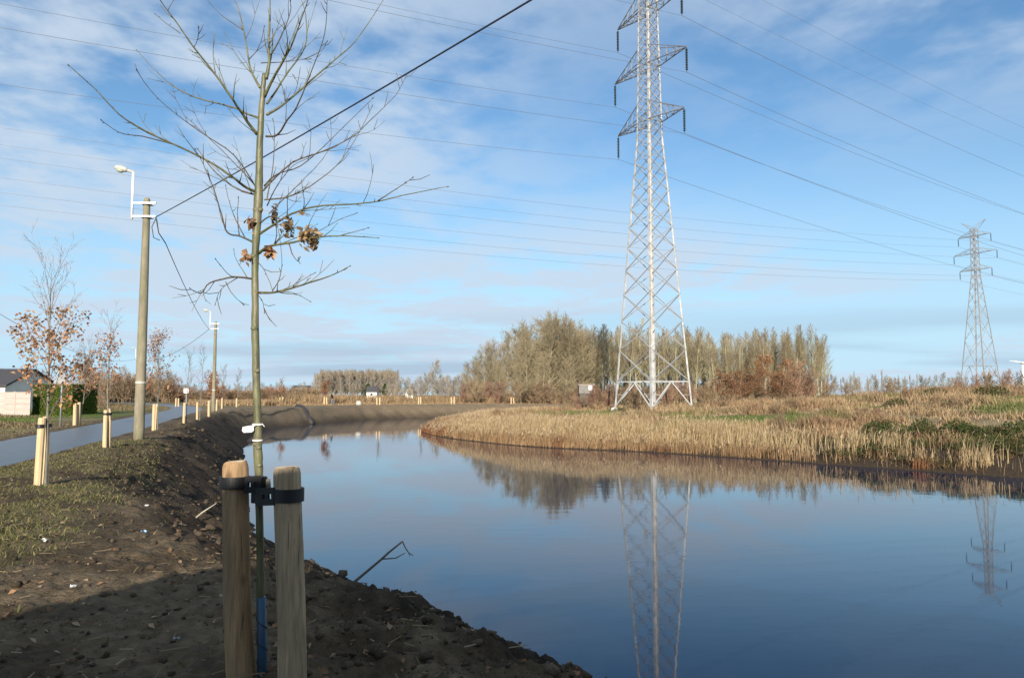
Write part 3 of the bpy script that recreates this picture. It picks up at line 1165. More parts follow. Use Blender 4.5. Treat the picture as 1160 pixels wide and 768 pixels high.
def make_tree(name, seed, h, r, crown0, nbr, blen, bang, prm, mats, label, cat, group, minr=0.012, profile=lambda t: 1.0, lean=0.02, leaves=None, multi=1):
    """a tapered trunk with limbs; built at the origin"""
    rng = random.Random(seed)
    prm_min[0] = minr
    root = thing(name, (0, 0, 0), label, cat, group)
    tk = MB()
    cr = MB()
    tips = []
    for s_ in range(multi):
        dirn = Vector((rng.gauss(0, lean), rng.gauss(0, lean), 1)) if multi == 1 else Vector((rng.gauss(0, 0.35), rng.gauss(0, 0.35), 1))
        off = Vector((0, 0, -0.15)) if multi == 1 else Vector((rng.gauss(0, 0.25), rng.gauss(0, 0.25), -0.15))
        hh = h * (1 if multi == 1 else rng.uniform(0.6, 1.0))
        pts = polyline(rng, off, dirn, hh, 9, 0.025 if multi == 1 else 0.08, 0.03)
        tk.tube(pts, [r * (1.25 if i == 0 else 1) * (1 - 0.88 * i / 9) for i in range(10)], 6 if multi == 1 else 4, cap=False)
        nb = max(3, int(nbr / multi))
        for k in range(nb):
            t = crown0 + (0.985 - crown0) * (k + rng.random()) / nb
            f = t * 9
            i = min(int(f), 8)
            q = pts[i].lerp(pts[i + 1], f - i)
            tt = (t - crown0) / (1 - crown0)
            L_ = blen * profile(tt) * rng.uniform(0.75, 1.2)
            dd = side_dir(rng, Vector((0, 0, 1)), bang * (1.15 - 0.4 * tt) * rng.uniform(0.8, 1.2))
            grow(rng, cr, q, dd, L_, max(r * 0.42 * (1 - 0.75 * t), minr * 1.3), 0, prm, tips)
    obj('trunk', tk, mats[0], root, smooth=True)
    obj('crown', cr, mats[1], root)
    if leaves:
        n, size, cols, zlo, zhi = leaves
        nr = np.random.default_rng(seed)
        tp = np.array([tuple(t) for t in tips])
        tp = tp[(tp[:, 2] > zlo) & (tp[:, 2] < zhi)]
        if len(tp):
            P = tp[nr.integers(0, len(tp), n)] + nr.normal(0, size * 1.6, (n, 3))
            leaf_quads('leaves', P, nr.uniform(0.6, 1.2, n) * size, 1, nr, cols, None, parent=root, flat=False)
    return root


OAK = [(0.42, 0.20, 0.085), (0.34, 0.15, 0.065), (0.50, 0.28, 0.14), (0.26, 0.12, 0.06)]
DULL = [(0.22, 0.125, 0.065), (0.28, 0.16, 0.085), (0.17, 0.105, 0.06)]
TAN = [(0.46, 0.29, 0.15), (0.40, 0.24, 0.12), (0.52, 0.36, 0.21)]
RUST = [(0.27, 0.115, 0.06), (0.34, 0.16, 0.08), (0.20, 0.085, 0.05)]


# ------------------------------------------------------------------ high-voltage pylons
UNIT = MB().box((0, 0, 0), (1, 1, 1))
_unit = {}


def bar(name, p, q, w, mat, parent):
    """one straight steel bar as a part: shared unit box, scaled"""
    p, q = Vector(p), Vector(q)
    if mat not in _unit:
        me = bpy.data.meshes.new('bar_' + mat)
        me.from_pydata(UNIT.v, [], UNIT.f)
        me.materials.append(M[mat])
        _unit[mat] = me
    o = bpy.data.objects.new(name, _unit[mat])
    COL.objects.link(o)
    o.parent = parent
    o.location = (p + q) / 2
    d = q - p
    o.rotation_euler = d.to_track_quat('Z', 'X').to_euler()
    o.scale = (w, w, d.length)
    return o


def insulator_mb(mb, top, L, n, r):
    prof = [(0.03, 0.0), (0.03, -0.12)]
    for k in range(n):
        z0 = -0.15 - (L - 0.35) * k / n
        dz = (L - 0.35) / n
        prof += [(0.05, z0), (r, z0 - dz * 0.45), (r * 0.9, z0 - dz * 0.6), (0.05, z0 - dz * 0.7)]
    prof += [(0.03, -L + 0.18), (0.03, -L)]
    prof = [(a, z) for a, z in prof][::-1]
    mb.lathe(prof, top, 7)


def pylon(name, base, line_dir, label, s_base, s_waist, s_top, z_waist, arms, z_body, z_peak, mats, panels, bw, group, earth=1.2, belt=3.0, ins_len=2.8, far=False):
    root = thing(name, base, label, 'pylon', group)
    v = Vector((line_dir[0], line_dir[1], 0)).normalized()
    u = Vector((-v.y, v.x, 0))
    mleg, mbr, mins = mats

    def half(z):
        if z < z_waist:
            return s_base + (s_waist - s_base) * z / z_waist
        return s_waist + (s_top - s_waist) * (z - z_waist) / (z_body - z_waist)

    def cor(k, z):
        a, b = ((1, 1), (1, -1), (-1, -1), (-1, 1))[k % 4]
        h_ = half(z)
        return u * (a * h_) + v * (b * h_) + Vector((0, 0, z))
    # legs: two angle-iron flanges each
    for k in range(4):
        mb = MB()
        zs = [-0.4, z_waist, z_body]
        c = -(u * (1, 1, -1, -1)[k] + v * (1, -1, -1, 1)[k]).normalized()
        for a, b in zip(zs[:-1], zs[1:]):
            wl = bw * (2.4 if a < 1 else 1.9)
            p, q = cor(k, a), cor(k, b)
            for ax in (u * (1, 1, -1, -1)[k], v * (1, -1, -1, 1)[k]):
                n_ = ax
                t_ = Vector((0, 0, 1)).cross(ax).normalized()
                if t_.dot(c) < 0:
                    t_ = -t_
                vs_ = []
                for e in (p, q):
                    for x_, y_ in ((0, 0), (wl, 0), (wl, 0.03), (0, 0.03)):
                        vs_.append(tuple(e + t_ * x_ - n_ * y_))
                mb.add(vs_, [(3, 2, 1, 0), (4, 5, 6, 7), (0, 1, 5, 4), (1, 2, 6, 5), (2, 3, 7, 6), (3, 0, 4, 7)])
        if not far:
            mb.box(tuple(cor(k, -0.12) + Vector((0, 0, -0.05))), (0.7, 0.7, 0.5))
        obj('leg', mb, mleg, root, origin=(0, 0, 0))
    # splayed feet under the belt
    for k in range(4):
        m_ = (cor(k, belt) + cor(k + 1, belt)) / 2
        for kk in (k, k + 1):
            bar('brace', cor(kk, 0.05), m_, bw * 1.0, mleg, root)
            bar('brace', (cor(kk, 0.05) + m_) / 2, cor(kk, belt * 0.52), bw * 0.7, mbr, root)
        bar('belt_bar', cor(k, belt), cor(k + 1, belt), bw, mleg, root)
    # crossed lattice
    z = belt
    zs = [z]
    while z < z_body - 0.4:
        hgt = max(half(z) * 2 * panels, 1.15)
        z = min(z + hgt, z_body)
        if z_body - z < 0.6:
            z = z_body
        zs.append(z)
    for a, b in zip(zs[:-1], zs[1:]):
        for k in range(4):
            bar('brace', cor(k, a), cor(k + 1, b), bw * 0.72, mbr, root)
            bar('brace', cor(k + 1, a), cor(k, b), bw * 0.72, mbr, root)
    for za in [a_[0] for a_ in arms] + [z_body]:
        for k in range(4):
            bar('belt_bar', cor(k, za), cor(k + 1, za), bw * 0.8, mbr, root)
    hang = []
    for za, la, rise in arms:
        for sg in (1, -1):
            tip = u * (sg * la) + Vector((0, 0, za))
            mb = MB()
            h_ = half(za)
            h2 = half(za + rise)
            lo = [u * (sg * h_) + v * (b * h_) + Vector((0, 0, za)) for b in (1, -1)]
            hi = [u * (sg * h2) + v * (b * h2) + Vector((0, 0, za + rise)) for b in (1, -1)]
            for q in lo:
                mb.beam(q, tip, bw * 0.95)
            for q in hi:
                mb.beam(q, tip + Vector((0, 0, 0.06)), bw * 0.75)
            nb = 4 if not far else 3
            for j in range(1, nb):
                f = j / nb
                a0, a1 = lo[0].lerp(tip, f), lo[1].lerp(tip, f)
                mb.beam(a0, a1, bw * 0.5)
                mb.beam(lo[0].lerp(tip, f - 1 / nb), a1, bw * 0.5)
                for i in (0, 1):
                    mb.beam(lo[i].lerp(tip, f), hi[i].lerp(tip, f), bw * 0.5)
                    mb.beam(lo[i].lerp(tip, f), hi[i].lerp(tip, f - 1 / nb), bw * 0.45)
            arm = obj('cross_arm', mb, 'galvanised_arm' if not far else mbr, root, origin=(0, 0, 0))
            mi = MB()
            insulator_mb(mi, (0, 0, 0), ins_len, 13 if not far else 8, 0.16 if not far else 0.15)
            io = obj('insulator_string', mi, mins, root, origin=(0, 0, 0), smooth=False)
            io.location = tip - Vector((0, 0, 0.05))
            hang.append((Vector(base) + tip - Vector((0, 0, ins_len + 0.05)), sg, za))
    # peak with two horns for the earth wires
    mb = MB()
    pk = []
    for sg in (1, -1):
        tip = u * (sg * earth) + Vector((0, 0, z_peak))
        for b in (1, -1):
            mb.beam(u * (sg * s_top) + v * (b * s_top) + Vector((0, 0, z_body)), tip, bw * 0.8)
            mb.beam(u * (-sg * s_top) + v * (b * s_top) + Vector((0, 0, z_body)), tip, bw * 0.6)
        pk.append(Vector(base) + tip)
    obj('peak', mb, mbr, root, origin=(0, 0, 0))
    return root, hang, pk


T1 = Vector((15.75, 86, 0))
T1.z = -0.05
LINE_A = Vector((0.846, 0.533, 0)).normalized()
p1, hang1, pk1 = pylon('pylon', T1, LINE_A, 'tall white lattice pylon standing on the reed bank across the water', 3.06, 1.05, 0.78, 31.0,
                       [(32.6, 5.5, 2.1), (39.2, 6.0, 2.1), (45.8, 5.4, 2.1)], 48.2, 52.5, ('galvanised', 'galvanised_brace', 'insulator'),
                       0.62, 0.10, 'lattice pylons', earth=2.2)
# climbing plate on the near pylon
mb = MB()
mb.box((0, 0, 0), (0.45, 0.04, 0.75))
w_ = obj('warning_plate', mb, 'pale_peg', p1, origin=(0, 0, 0))
w_.location = (-1.3, -1.4, 9.6)
w_.rotation_euler = (0, 0, R(45))

T2 = Vector((122, 200, 4.0))
T2.x = (1110 - 580) / 870 * 200
LINE_B = Vector((0.90, 0.43, 0)).normalized()
p2, hang2, pk2 = pylon('pylon', T2, LINE_B, 'small distant lattice pylon at the right beyond the red bushes', 3.3, 0.8, 0.7, 29.0,
                       [(30.2, 4.3, 1.3), (34.6, 5.8, 1.3), (39.2, 4.4, 1.3)], 41.0, 43.2, ('galvanised_far', 'galvanised_far', 'insulator'),
                       1.15, 0.10, 'lattice pylons', earth=3.4, belt=5.0, ins_len=2.2, far=True)


def wire(name, p, q, sag, r, mat, label, cat, group=None, n=40, t0=0.0, t1=1.0):
    mb = MB()
    pts = []
    for i in range(n + 1):
        t = t0 + (t1 - t0) * i / n
        c = Vector(p).lerp(Vector(q), t)
        c.z -= 4 * sag * t * (1 - t)
        pts.append(c)
    mb.tube(pts, r, 5)
    o = obj(name, mb, mat, origin=pts[0])
    return tag(o, label, cat, group)


lev = {32.6: 'lowest', 39.2: 'middle', 45.8: 'uppermost', 30.2: 'lowest', 34.6: 'middle', 39.2: 'uppermost'}
for h_, sg, za in hang1:
    side = 'left' if sg > 0 else 'right'
    wire('power_line', h_, h_ + LINE_A * 300 + Vector((0, 0, 2)), 9.0, 0.021, 'conductor',
         'thin power line running right from the %s %s arm of the white pylon' % (lev[za], side), 'power line', 'wires of the white pylon', 60)
    wire('power_line', h_, h_ - LINE_A * 250 + Vector((0, 0, 2)), 6.5, 0.015, 'conductor',
         'thin power line running left from the %s %s arm of the white pylon' % (lev[za], side), 'power line', 'wires of the white pylon', 60)
    # vibration damper loops beside the clamp
for i, q in enumerate(pk1):
    sd_ = ('left', 'right')[i]
    wire('earth_wire', q, q + LINE_A * 300 + Vector((0, 0, 1)), 7.0, 0.014, 'conductor',
         'thin earth wire at top right from the %s peak horn of the white pylon' % sd_, 'power line', 'wires of the white pylon', 60)
    wire('earth_wire', q, q - LINE_A * 250 + Vector((0, 0, 1)), 5.0, 0.010, 'conductor',
         'thin earth wire at top left from the %s peak horn of the white pylon' % sd_, 'power line', 'wires of the white pylon', 60)
for h_, sg, za in hang2:
    side = 'left' if sg > 0 else 'right'
    wire('power_line', h_, h_ - LINE_B * 330 + Vector((0, 0, 4)), 6.0, 0.020, 'conductor',
         'faint power line running left from the %s %s arm of the distant pylon' % (lev[za], side), 'power line', 'wires of the distant pylon', 60)
    wire('power_line', h_, h_ + LINE_B * 250, 6.0, 0.022, 'conductor',
         'faint power line running right from the %s %s arm of the distant pylon' % (lev[za], side), 'power line', 'wires of the distant pylon', 40)

# ------------------------------------------------------------------ woods, shrubs and hedges
W_G = 'bare poplars of the wood behind the pylon'
prm_pop = [(7, 0.75, 0.42, 0.2, 0.05, 0.10), (4, 0.7, 0.45, 0.15, 0.07, 0.08), (0, 0, 0, 0, 0.1, 0.05)]
PW = [make_tree('poplar_tree', 100 + i, 16.0, 0.21, 0.24, 44, 2.9, 0.58, prm_pop, ('poplar_bark', 'poplar_twig'),
                'tall bare greenish poplar in the wood behind the white pylon', 'tree', W_G, 0.017,
                lambda t: 0.55 + 0.75 * math.sin(math.pi * min(1, 0.25 + t * 0.75)) - 0.45 * t) for i in range(5)]
prm_rnd = [(8, 0.75, 0.50, 0.2, 0.08, 0.06), (5, 0.75, 0.5, 0.15, 0.1, 0.05), (0, 0, 0, 0, 0.1, 0.03)]
RW = [make_tree('bare_tree', 200 + i, 12.6, 0.26, 0.10, 54, 4.6, 0.78, prm_rnd, ('willow_bark', 'willow_twig'),
                'broad bare olive brown tree at the left edge of the big wood', 'tree', 'bare trees at the edge of the big wood', 0.026,
                lambda t: 1.1 - 0.6 * t) for i in range(4)]
GW = [make_tree('bare_tree', 300 + i, 10.0, 0.2, 0.16, 30, 3.6, 0.8, prm_rnd, ('willow_bark', 'grey_twig'),
                'bare grey brown tree', 'tree', 'bare grey trees', 0.034, lambda t: 1.05 - 0.5 * t) for i in range(3)]
prm_sh = [(7, 0.6, 0.55, 0.15, 0.1, 0.05), (4, 0.6, 0.5, 0.2, 0.1, 0.04), (0, 0, 0, 0, 0.1, 0.03)]
RS = [make_tree('red_shrub', 400 + i, 2.6, 0.035, 0.1, 42, 1.1, 0.6, prm_sh, ('red_twig', 'red_twig'),
                'reddish bare shrub', 'shrub', 'reddish bare shrubs', 0.015, lambda t: 1.0 - 0.3 * t, multi=8) for i in range(2)]
BS = [make_tree('brown_shrub', 420 + i, 2.4, 0.035, 0.1, 42, 1.1, 0.7, prm_sh, ('brown_twig', 'brown_twig'),
                'brown bare shrub', 'shrub', 'brown bare shrubs', 0.015, lambda t: 1.0 - 0.3 * t, multi=8) for i in range(2)]
LS = [make_tree('leafy_shrub', 440 + i, 3.6, 0.06, 0.08, 36, 1.6, 0.8, prm_sh, ('brown_twig', 'brown_twig'),
                'shrub full of withered brown leaves', 'shrub', 'shrubs with withered brown leaves', 0.010, lambda t: 1.1 - 0.5 * t, multi=5,
                leaves=(2600, 0.085, DULL + RUST, 0.2, 9)) for i in range(2)]
used = set()


def place(proto, x, y, rz, sc, label, group, dz=0.0):
    loc = (x, y, height1(x, y) + dz)
    if proto.name not in used:
        used.add(proto.name)
        proto.location = loc
        proto.rotation_euler = (0, 0, rz)
        proto.scale = sc if hasattr(sc, '__len__') else (sc,) * 3
        proto['label'] = label
        proto['group'] = group
        return proto
    return copy_tree(proto, loc, rz, sc, label, group)


def px2x(px, Y):
    return (px - 580) / 870 * Y


rng = random.Random(77)
# poplar wood
lab_p = 'tall bare greenish poplar in the wood behind the white pylon'
for row, (Y, x0, x1, step) in enumerate([(150, 640, 930, 8.5), (157, 605, 925, 8.5), (165, 600, 938, 9), (174, 590, 930, 10), (184, 600, 940, 10)]):
    px = x0
    while px < x1:
        X = px2x(px + rng.uniform(-2.5, 2.5), Y)
        h = 1.0 - 0.10 * (px > 800) + rng.uniform(-0.08, 0.08)
        if px < 640:
            h *= 0.9
        s3 = (h * 1.0, h * 1.0, h * (0.93 + 0.012 * row))
        place(PW[rng.randrange(5)], X, Y + rng.uniform(-2, 2), rng.uniform(0, 6.28), s3, lab_p, W_G)
        px += step * rng.uniform(0.75, 1.3)
# broad trees on the left flank of the wood
lab_r = 'broad bare olive brown tree at the left edge of the big wood'
G_R = 'bare trees at the edge of the big wood'
for px, Y, sc in [(538, 150, 0.66), (549, 143, 0.78), (560, 148, 0.86), (575, 145, 0.98), (585, 150, 1.08), (597, 140, 1.02), (609, 146, 1.18),
                  (622, 141, 1.15), (634, 147, 1.2), (646, 142, 1.1), (660, 146, 0.95), (628, 152, 1.22), (603, 153, 1.15), (616, 156, 1.25), (640, 154, 1.2), (590, 154, 1.0), (652, 150, 1.15), (570, 152, 0.85), (555, 151, 0.78), (668, 150, 1.05), (545, 150, 0.62), (566, 135, 0.55), (590, 132, 0.6), (615, 133, 0.62), (640, 134, 0.6), (530, 160, 0.6)]:
    place(RW[rng.randrange(4)], px2x(px, Y), Y, rng.uniform(0, 6.28), (sc * 0.92, sc * 0.92, sc), lab_r, G_R)
# brown undergrowth along the foot of the wood
for i in range(58):
    px = 525 + 400 * (i + rng.random()) / 58
    Y = rng.uniform(126, 140)
    place((BS + RS)[rng.choice((0, 0, 1, 1, 2, 3))], px2x(px, Y), Y, rng.uniform(0, 6.28), rng.uniform(0.8, 1.7),
          'low brown shrub of the undergrowth along the foot of the wood', 'undergrowth at the foot of the wood')
for i in range(44):
    px = 600 + 335 * (i + rng.random()) / 44
    Y = rng.uniform(158, 188)
    place((BS + RS)[rng.choice((0, 0, 1, 1, 2))], px2x(px, Y), Y, rng.uniform(0, 6.28), (2.0, 2.0, rng.uniform(1.2, 2.2)),
          'tall brown shrub among the trunks inside the poplar wood', 'undergrowth inside the poplar wood')
# distinct shrubs
SH = [(LS[0], 828, 112, 1.5, 'rounded rust brown leafy shrub just right of the white pylon'),
      (LS[1], 850, 116, 1.35, 'second rust brown leafy shrub, between the rounded one and the dark one'),
      (LS[0], 884, 108, 1.25, 'dark leafy shrub in front of the orange leaved oak'),
      (RS[0], 900, 110, 2.2, 'big reddish bare shrub at the right end of the wood'),
      (RS[1], 917, 113, 1.9, 'lower reddish bare shrub at the outer right end of the wood'),
      (RS[0], 690, 100, 1.35, 'reddish shrub left of the left foot of the white pylon'),
      (RS[1], 672, 112, 1.3, 'reddish brown shrub below the white hut in the wood'),
      (BS[0], 720, 97, 1.1, 'brown shrub between the left and front feet of the white pylon'),
      (RS[1], 756, 99, 1.15, 'reddish shrub between the front and right feet of the white pylon'),
      (BS[1], 803, 100, 1.3, 'brown shrub beside the right foot of the white pylon'),
      (BS[1], 664, 116, 1.0, 'brown shrub in front of the small grey hut'), (RS[0], 655, 117, 0.9, 'reddish shrub at the left corner of the small grey hut'),
      (BS[0], 645, 118, 1.1, 'brown shrub on the bank at the left below the white hut'),
      (BS[1], 960, 104, 0.9, 'isolated brown shrub right of the big reddish shrub'),
      (BS[0], 1009, 128, 1.3, 'small round brown bush on the skyline at the field edge'),
      (BS[1], 935, 106, 1.0, 'low brown shrub at the foot of the reddish shrub'),
      (RS[0], 1085, 150, 1.3, 'red bush left of the distant pylon'), (RS[1], 1105, 148, 1.4, 'red bush at the foot of the distant pylon'),
      (BS[0], 1122, 152, 1.9, 'tall brown bush right of the distant pylon'), (RS[0], 1140, 149, 1.7, 'red bush near the right picture edge'),
      (BS[1], 1156, 150, 1.8, 'brown bush at the right picture edge'), (RS[1], 1172, 148, 1.6, 'red bush cut by the right picture edge')]
for pr, px, Y, sc, lb in SH:
    place(pr, px2x(px, Y), Y, rng.uniform(0, 6.28), sc, lb, 'shrubs of the right bank')
# tree with leftover orange leaves in front of the poplars
ok = make_tree('oak_tree', 510, 11.5, 0.17, 0.18, 30, 2.6, 0.75, prm_rnd, ('willow_bark', 'brown_twig'),
               'slim oak with leftover orange leaves in front of the poplar wood', 'tree', 'oaks with leftover leaves', 0.014, lambda t: 1.0 - 0.5 * t,
               leaves=(1500, 0.13, OAK, 1.5, 8.0))
place(ok, px2x(866, 128), 128, 0.4, 0.95, 'slim oak with leftover orange leaves in front of the poplar wood', 'oaks with leftover leaves')
place(ok, px2x(890, 131), 131, 2.4, 0.85, 'smaller oak with orange leaves to the right of the slim oak', 'oaks with leftover leaves')

# far poplar belt on the left
FB = make_tree('far_poplar', 600, 12.5, 0.18, 0.15, 44, 3.2, 0.62, [(8, 0.7, 0.45, 0.2, 0.05, 0.1), (3, 0.7, 0.5, 0.2, 0.1, 0.05), (0, 0, 0, 0, 0.1, 0.03)],
               ('poplar_bark', 'grey_twig'), 'far bare poplar of the dense belt behind the walking person', 'tree', 'far poplar belt', 0.05, lambda t: 1 - 0.4 * t)
for i in range(84):
    px = 358 + 92 * (i % 42 + rng.random()) / 42
    Y = 330 + 22 * (i // 42) + rng.uniform(-6, 6)
    edge = min(1, (px - 352) / 14, (472 - px) / 30)
    place(FB, px2x(px, Y), Y, rng.uniform(0, 6.28), (0.95 * (0.75 + 0.25 * edge),) * 2 + (0.88 * (0.8 + 0.2 * edge) * rng.uniform(0.93, 1.05),),
          'far bare poplar of the dense belt behind the walking person', 'far poplar belt')
# lone and hedge trees between
for px, Y, sc, lb in [(494, 210, 1.0, 'lone bare grey tree between the poplar belt and the big wood'),
                      (482, 225, 0.72, 'smaller bare tree just left of the lone grey tree'), (505, 220, 0.62, 'small bare tree just right of the lone grey tree'),
                      (463, 300, 0.75, 'hedge tree behind the red gabled house'), (448, 300, 0.66, 'hedge tree left of the red gabled house'),
                      (515, 190, 0.55, 'low hedge tree left of the wood edge'), (525, 185, 0.6, 'low hedge tree touching the wood edge'),
                      (400, 230, 0.4, 'low yellowish willow bush left of the white hut with black roof'), (388, 235, 0.38, 'low brown bush right of the walking person')]:
    place(GW[rng.randrange(3)], px2x(px, Y), Y, rng.uniform(0, 6.28), sc, lb, 'bare grey trees')
for i in range(22):
    px = 440 + 95 * (i + rng.random()) / 22
    Y = rng.uniform(185, 235)
    place(GW[rng.randrange(3)], px2x(px, Y), Y, rng.uniform(0, 6.28), (0.62, 0.62, rng.uniform(0.42, 0.68)), 'low bare brown tree in the thicket between the white building and the wood', 'thicket left of the wood')
# hedgerow across the left horizon
for i in range(46):
    px = 95 + 260 * (i + rng.random()) / 46
    Y = rng.uniform(170, 260)
    big = px < 205
    place(GW[rng.randrange(3)], px2x(px, Y), Y, rng.uniform(0, 6.28), (0.75 if big else 0.42) * rng.uniform(0.75, 1.15) * Y / 215,
          'bare brown hedge tree on the left horizon', 'hedge on the left horizon')
for i in range(12):
    px = -20 + 140 * (i + rng.random()) / 12
    Y = rng.uniform(95, 130)
    place((BS + RS)[rng.randrange(4)], px2x(px, Y), Y, rng.uniform(0, 6.28), rng.uniform(1.2, 1.9), 'brown garden shrub behind the green hedge', 'garden shrubs')
for i in range(64):
    px = 100 + 262 * (i + rng.random()) / 64
    Y = rng.uniform(150, 185)
    place((BS + RS)[rng.choice((0, 1, 0, 1, 2))], px2x(px, Y), Y, rng.uniform(0, 6.28), (2.2, 2.2, rng.uniform(0.9, 1.35) * (1.7 if px < 200 else 0.95)),
          'brown hedge shrub in the long hedge under the left horizon', 'hedge shrubs under the left horizon')
for i in range(30):
    Y = rng.uniform(48, 112)
    px = rng.uniform(560 if Y > 70 else 800, 1175)
    X_ = px2x(px, Y)
    s_, b_ = shore(np.array([X_]), np.array([Y]))
    if s_[0] < 5 or not b_[0]:
        continue
    place((BS + RS)[rng.randrange(4)], X_, Y, rng.uniform(0, 6.28), (rng.uniform(0.4, 0.75), rng.uniform(0.4, 0.75), rng.uniform(0.2, 0.42)),
          'low dark twiggy tuft in the dry grass of the right bank', 'low tufts of the right bank')
gt = place(GW[0], px2x(101, 62), 62, 1.0, 0.40, 'round bare grey tree right of the clipped green hedge', 'bare grey trees')
# thin distant row under the right sky
for i in range(13):
    px = 950 + 145 * (i + rng.random() * 0.7) / 20
    Y = 560 + rng.uniform(-10, 10)
    place(FB, px2x(px, Y), Y, rng.uniform(0, 6.28), (0.5, 0.5, 1.2 * rng.uniform(0.7, 1.15)), 'thin far poplar in the row under the right sky', 'thin far poplars')
for i in range(26):
    px = 925 + 170 * (i + rng.random()) / 26
    Y = 420 + rng.uniform(-20, 20)
    place(GW[rng.randrange(3)], px2x(px, Y), Y, rng.uniform(0, 6.28), rng.uniform(0.75, 1.15), 'low far tree on the skyline of the right field', 'far skyline trees')


# brambles with green leaves on the right bank
def bramble(seed):
    nr = np.random.default_rng(seed)
    rg_ = random.Random(seed)
    root = thing('bramble', (0, 0, 0), 'green bramble', 'bramble', 'brambles on the right bank')
    mb = MB()
    for k in range(16):
        a = rg_.uniform(0, 6.28)
        L_ = rg_.uniform(0.5, 1.1)
        pts = [Vector((0.2 * math.cos(a), 0.2 * math.sin(a), -0.05)) + Vector((math.cos(a) * L_ * t, math.sin(a) * L_ * t, (1.5 * t - 1.35 * t * t) * rg_.uniform(0.8, 1.1))) for t in (0, 0.25, 0.5, 0.75, 1)]
        mb.tube(pts, [0.012, 0.011, 0.01, 0.008, 0.005], 3, cap=False)
    obj('stem', mb, 'brown_twig', root)
    n = 900
    a = nr.uniform(0, 6.28, n)
    r_ = nr.random(n) ** 0.6 * 1.1
    zc = 0.55 * np.sqrt(np.clip(1.15 - r_ * r_ * 0.9, 0.02, 2)) * nr.uniform(0.2, 1.15, n)
    P = np.stack([np.cos(a) * r_, np.sin(a) * r_, zc], 1)
    leaf_quads('leaves', P, nr.uniform(0.03, 0.075, n), 1, nr, [(0.045, 0.085, 0.018), (0.06, 0.10, 0.025), (0.03, 0.05, 0.015), (0.10, 0.13, 0.035), (0.12, 0.07, 0.035), (0.09, 0.055, 0.03)],
               None, parent=root, flat=False)
    return root


BR = [bramble(70), bramble(71)]
for i in range(42):
    f_ = (i + rng.random()) / 42
    o_ = rng.uniform(4.5, 10.5) if i % 3 else rng.uniform(1.5, 5)
    X_, Y = 14.5 + 10.5 * f_ + 0.75 * o_, 38.5 - 12.5 * f_ + 0.66 * o_
    place(BR[i % 2], X_, Y, rng.uniform(0, 6.28), (rng.uniform(0.6, 1.3), rng.uniform(0.6, 1.2), rng.uniform(0.6, 1.3) * (1 if i % 3 else 0.5)),
          'dark green bramble in the thicket at the right end of the reeds', 'brambles on the right bank')
for px, Y, sc, lb in [(964, 50, 0.8, 'small green bramble tuft behind the reeds'), (1016, 62, 1.0, 'bright green bramble tuft in the dry grass'),
                      (700, 84, 0.7, 'green bramble at the left foot of the white pylon'), (790, 84, 0.8, 'green bramble at the right foot of the white pylon'),
                      (1060, 70, 1.3, 'dark bramble mound behind the thicket'), (1120, 66, 1.5, 'larger dark bramble mound at right behind the thicket')]:
    place(BR[0], px2x(px, Y), Y, rng.uniform(0, 6.28), sc, lb, 'brambles on the right bank')

# ------------------------------------------------------------------ far buildings


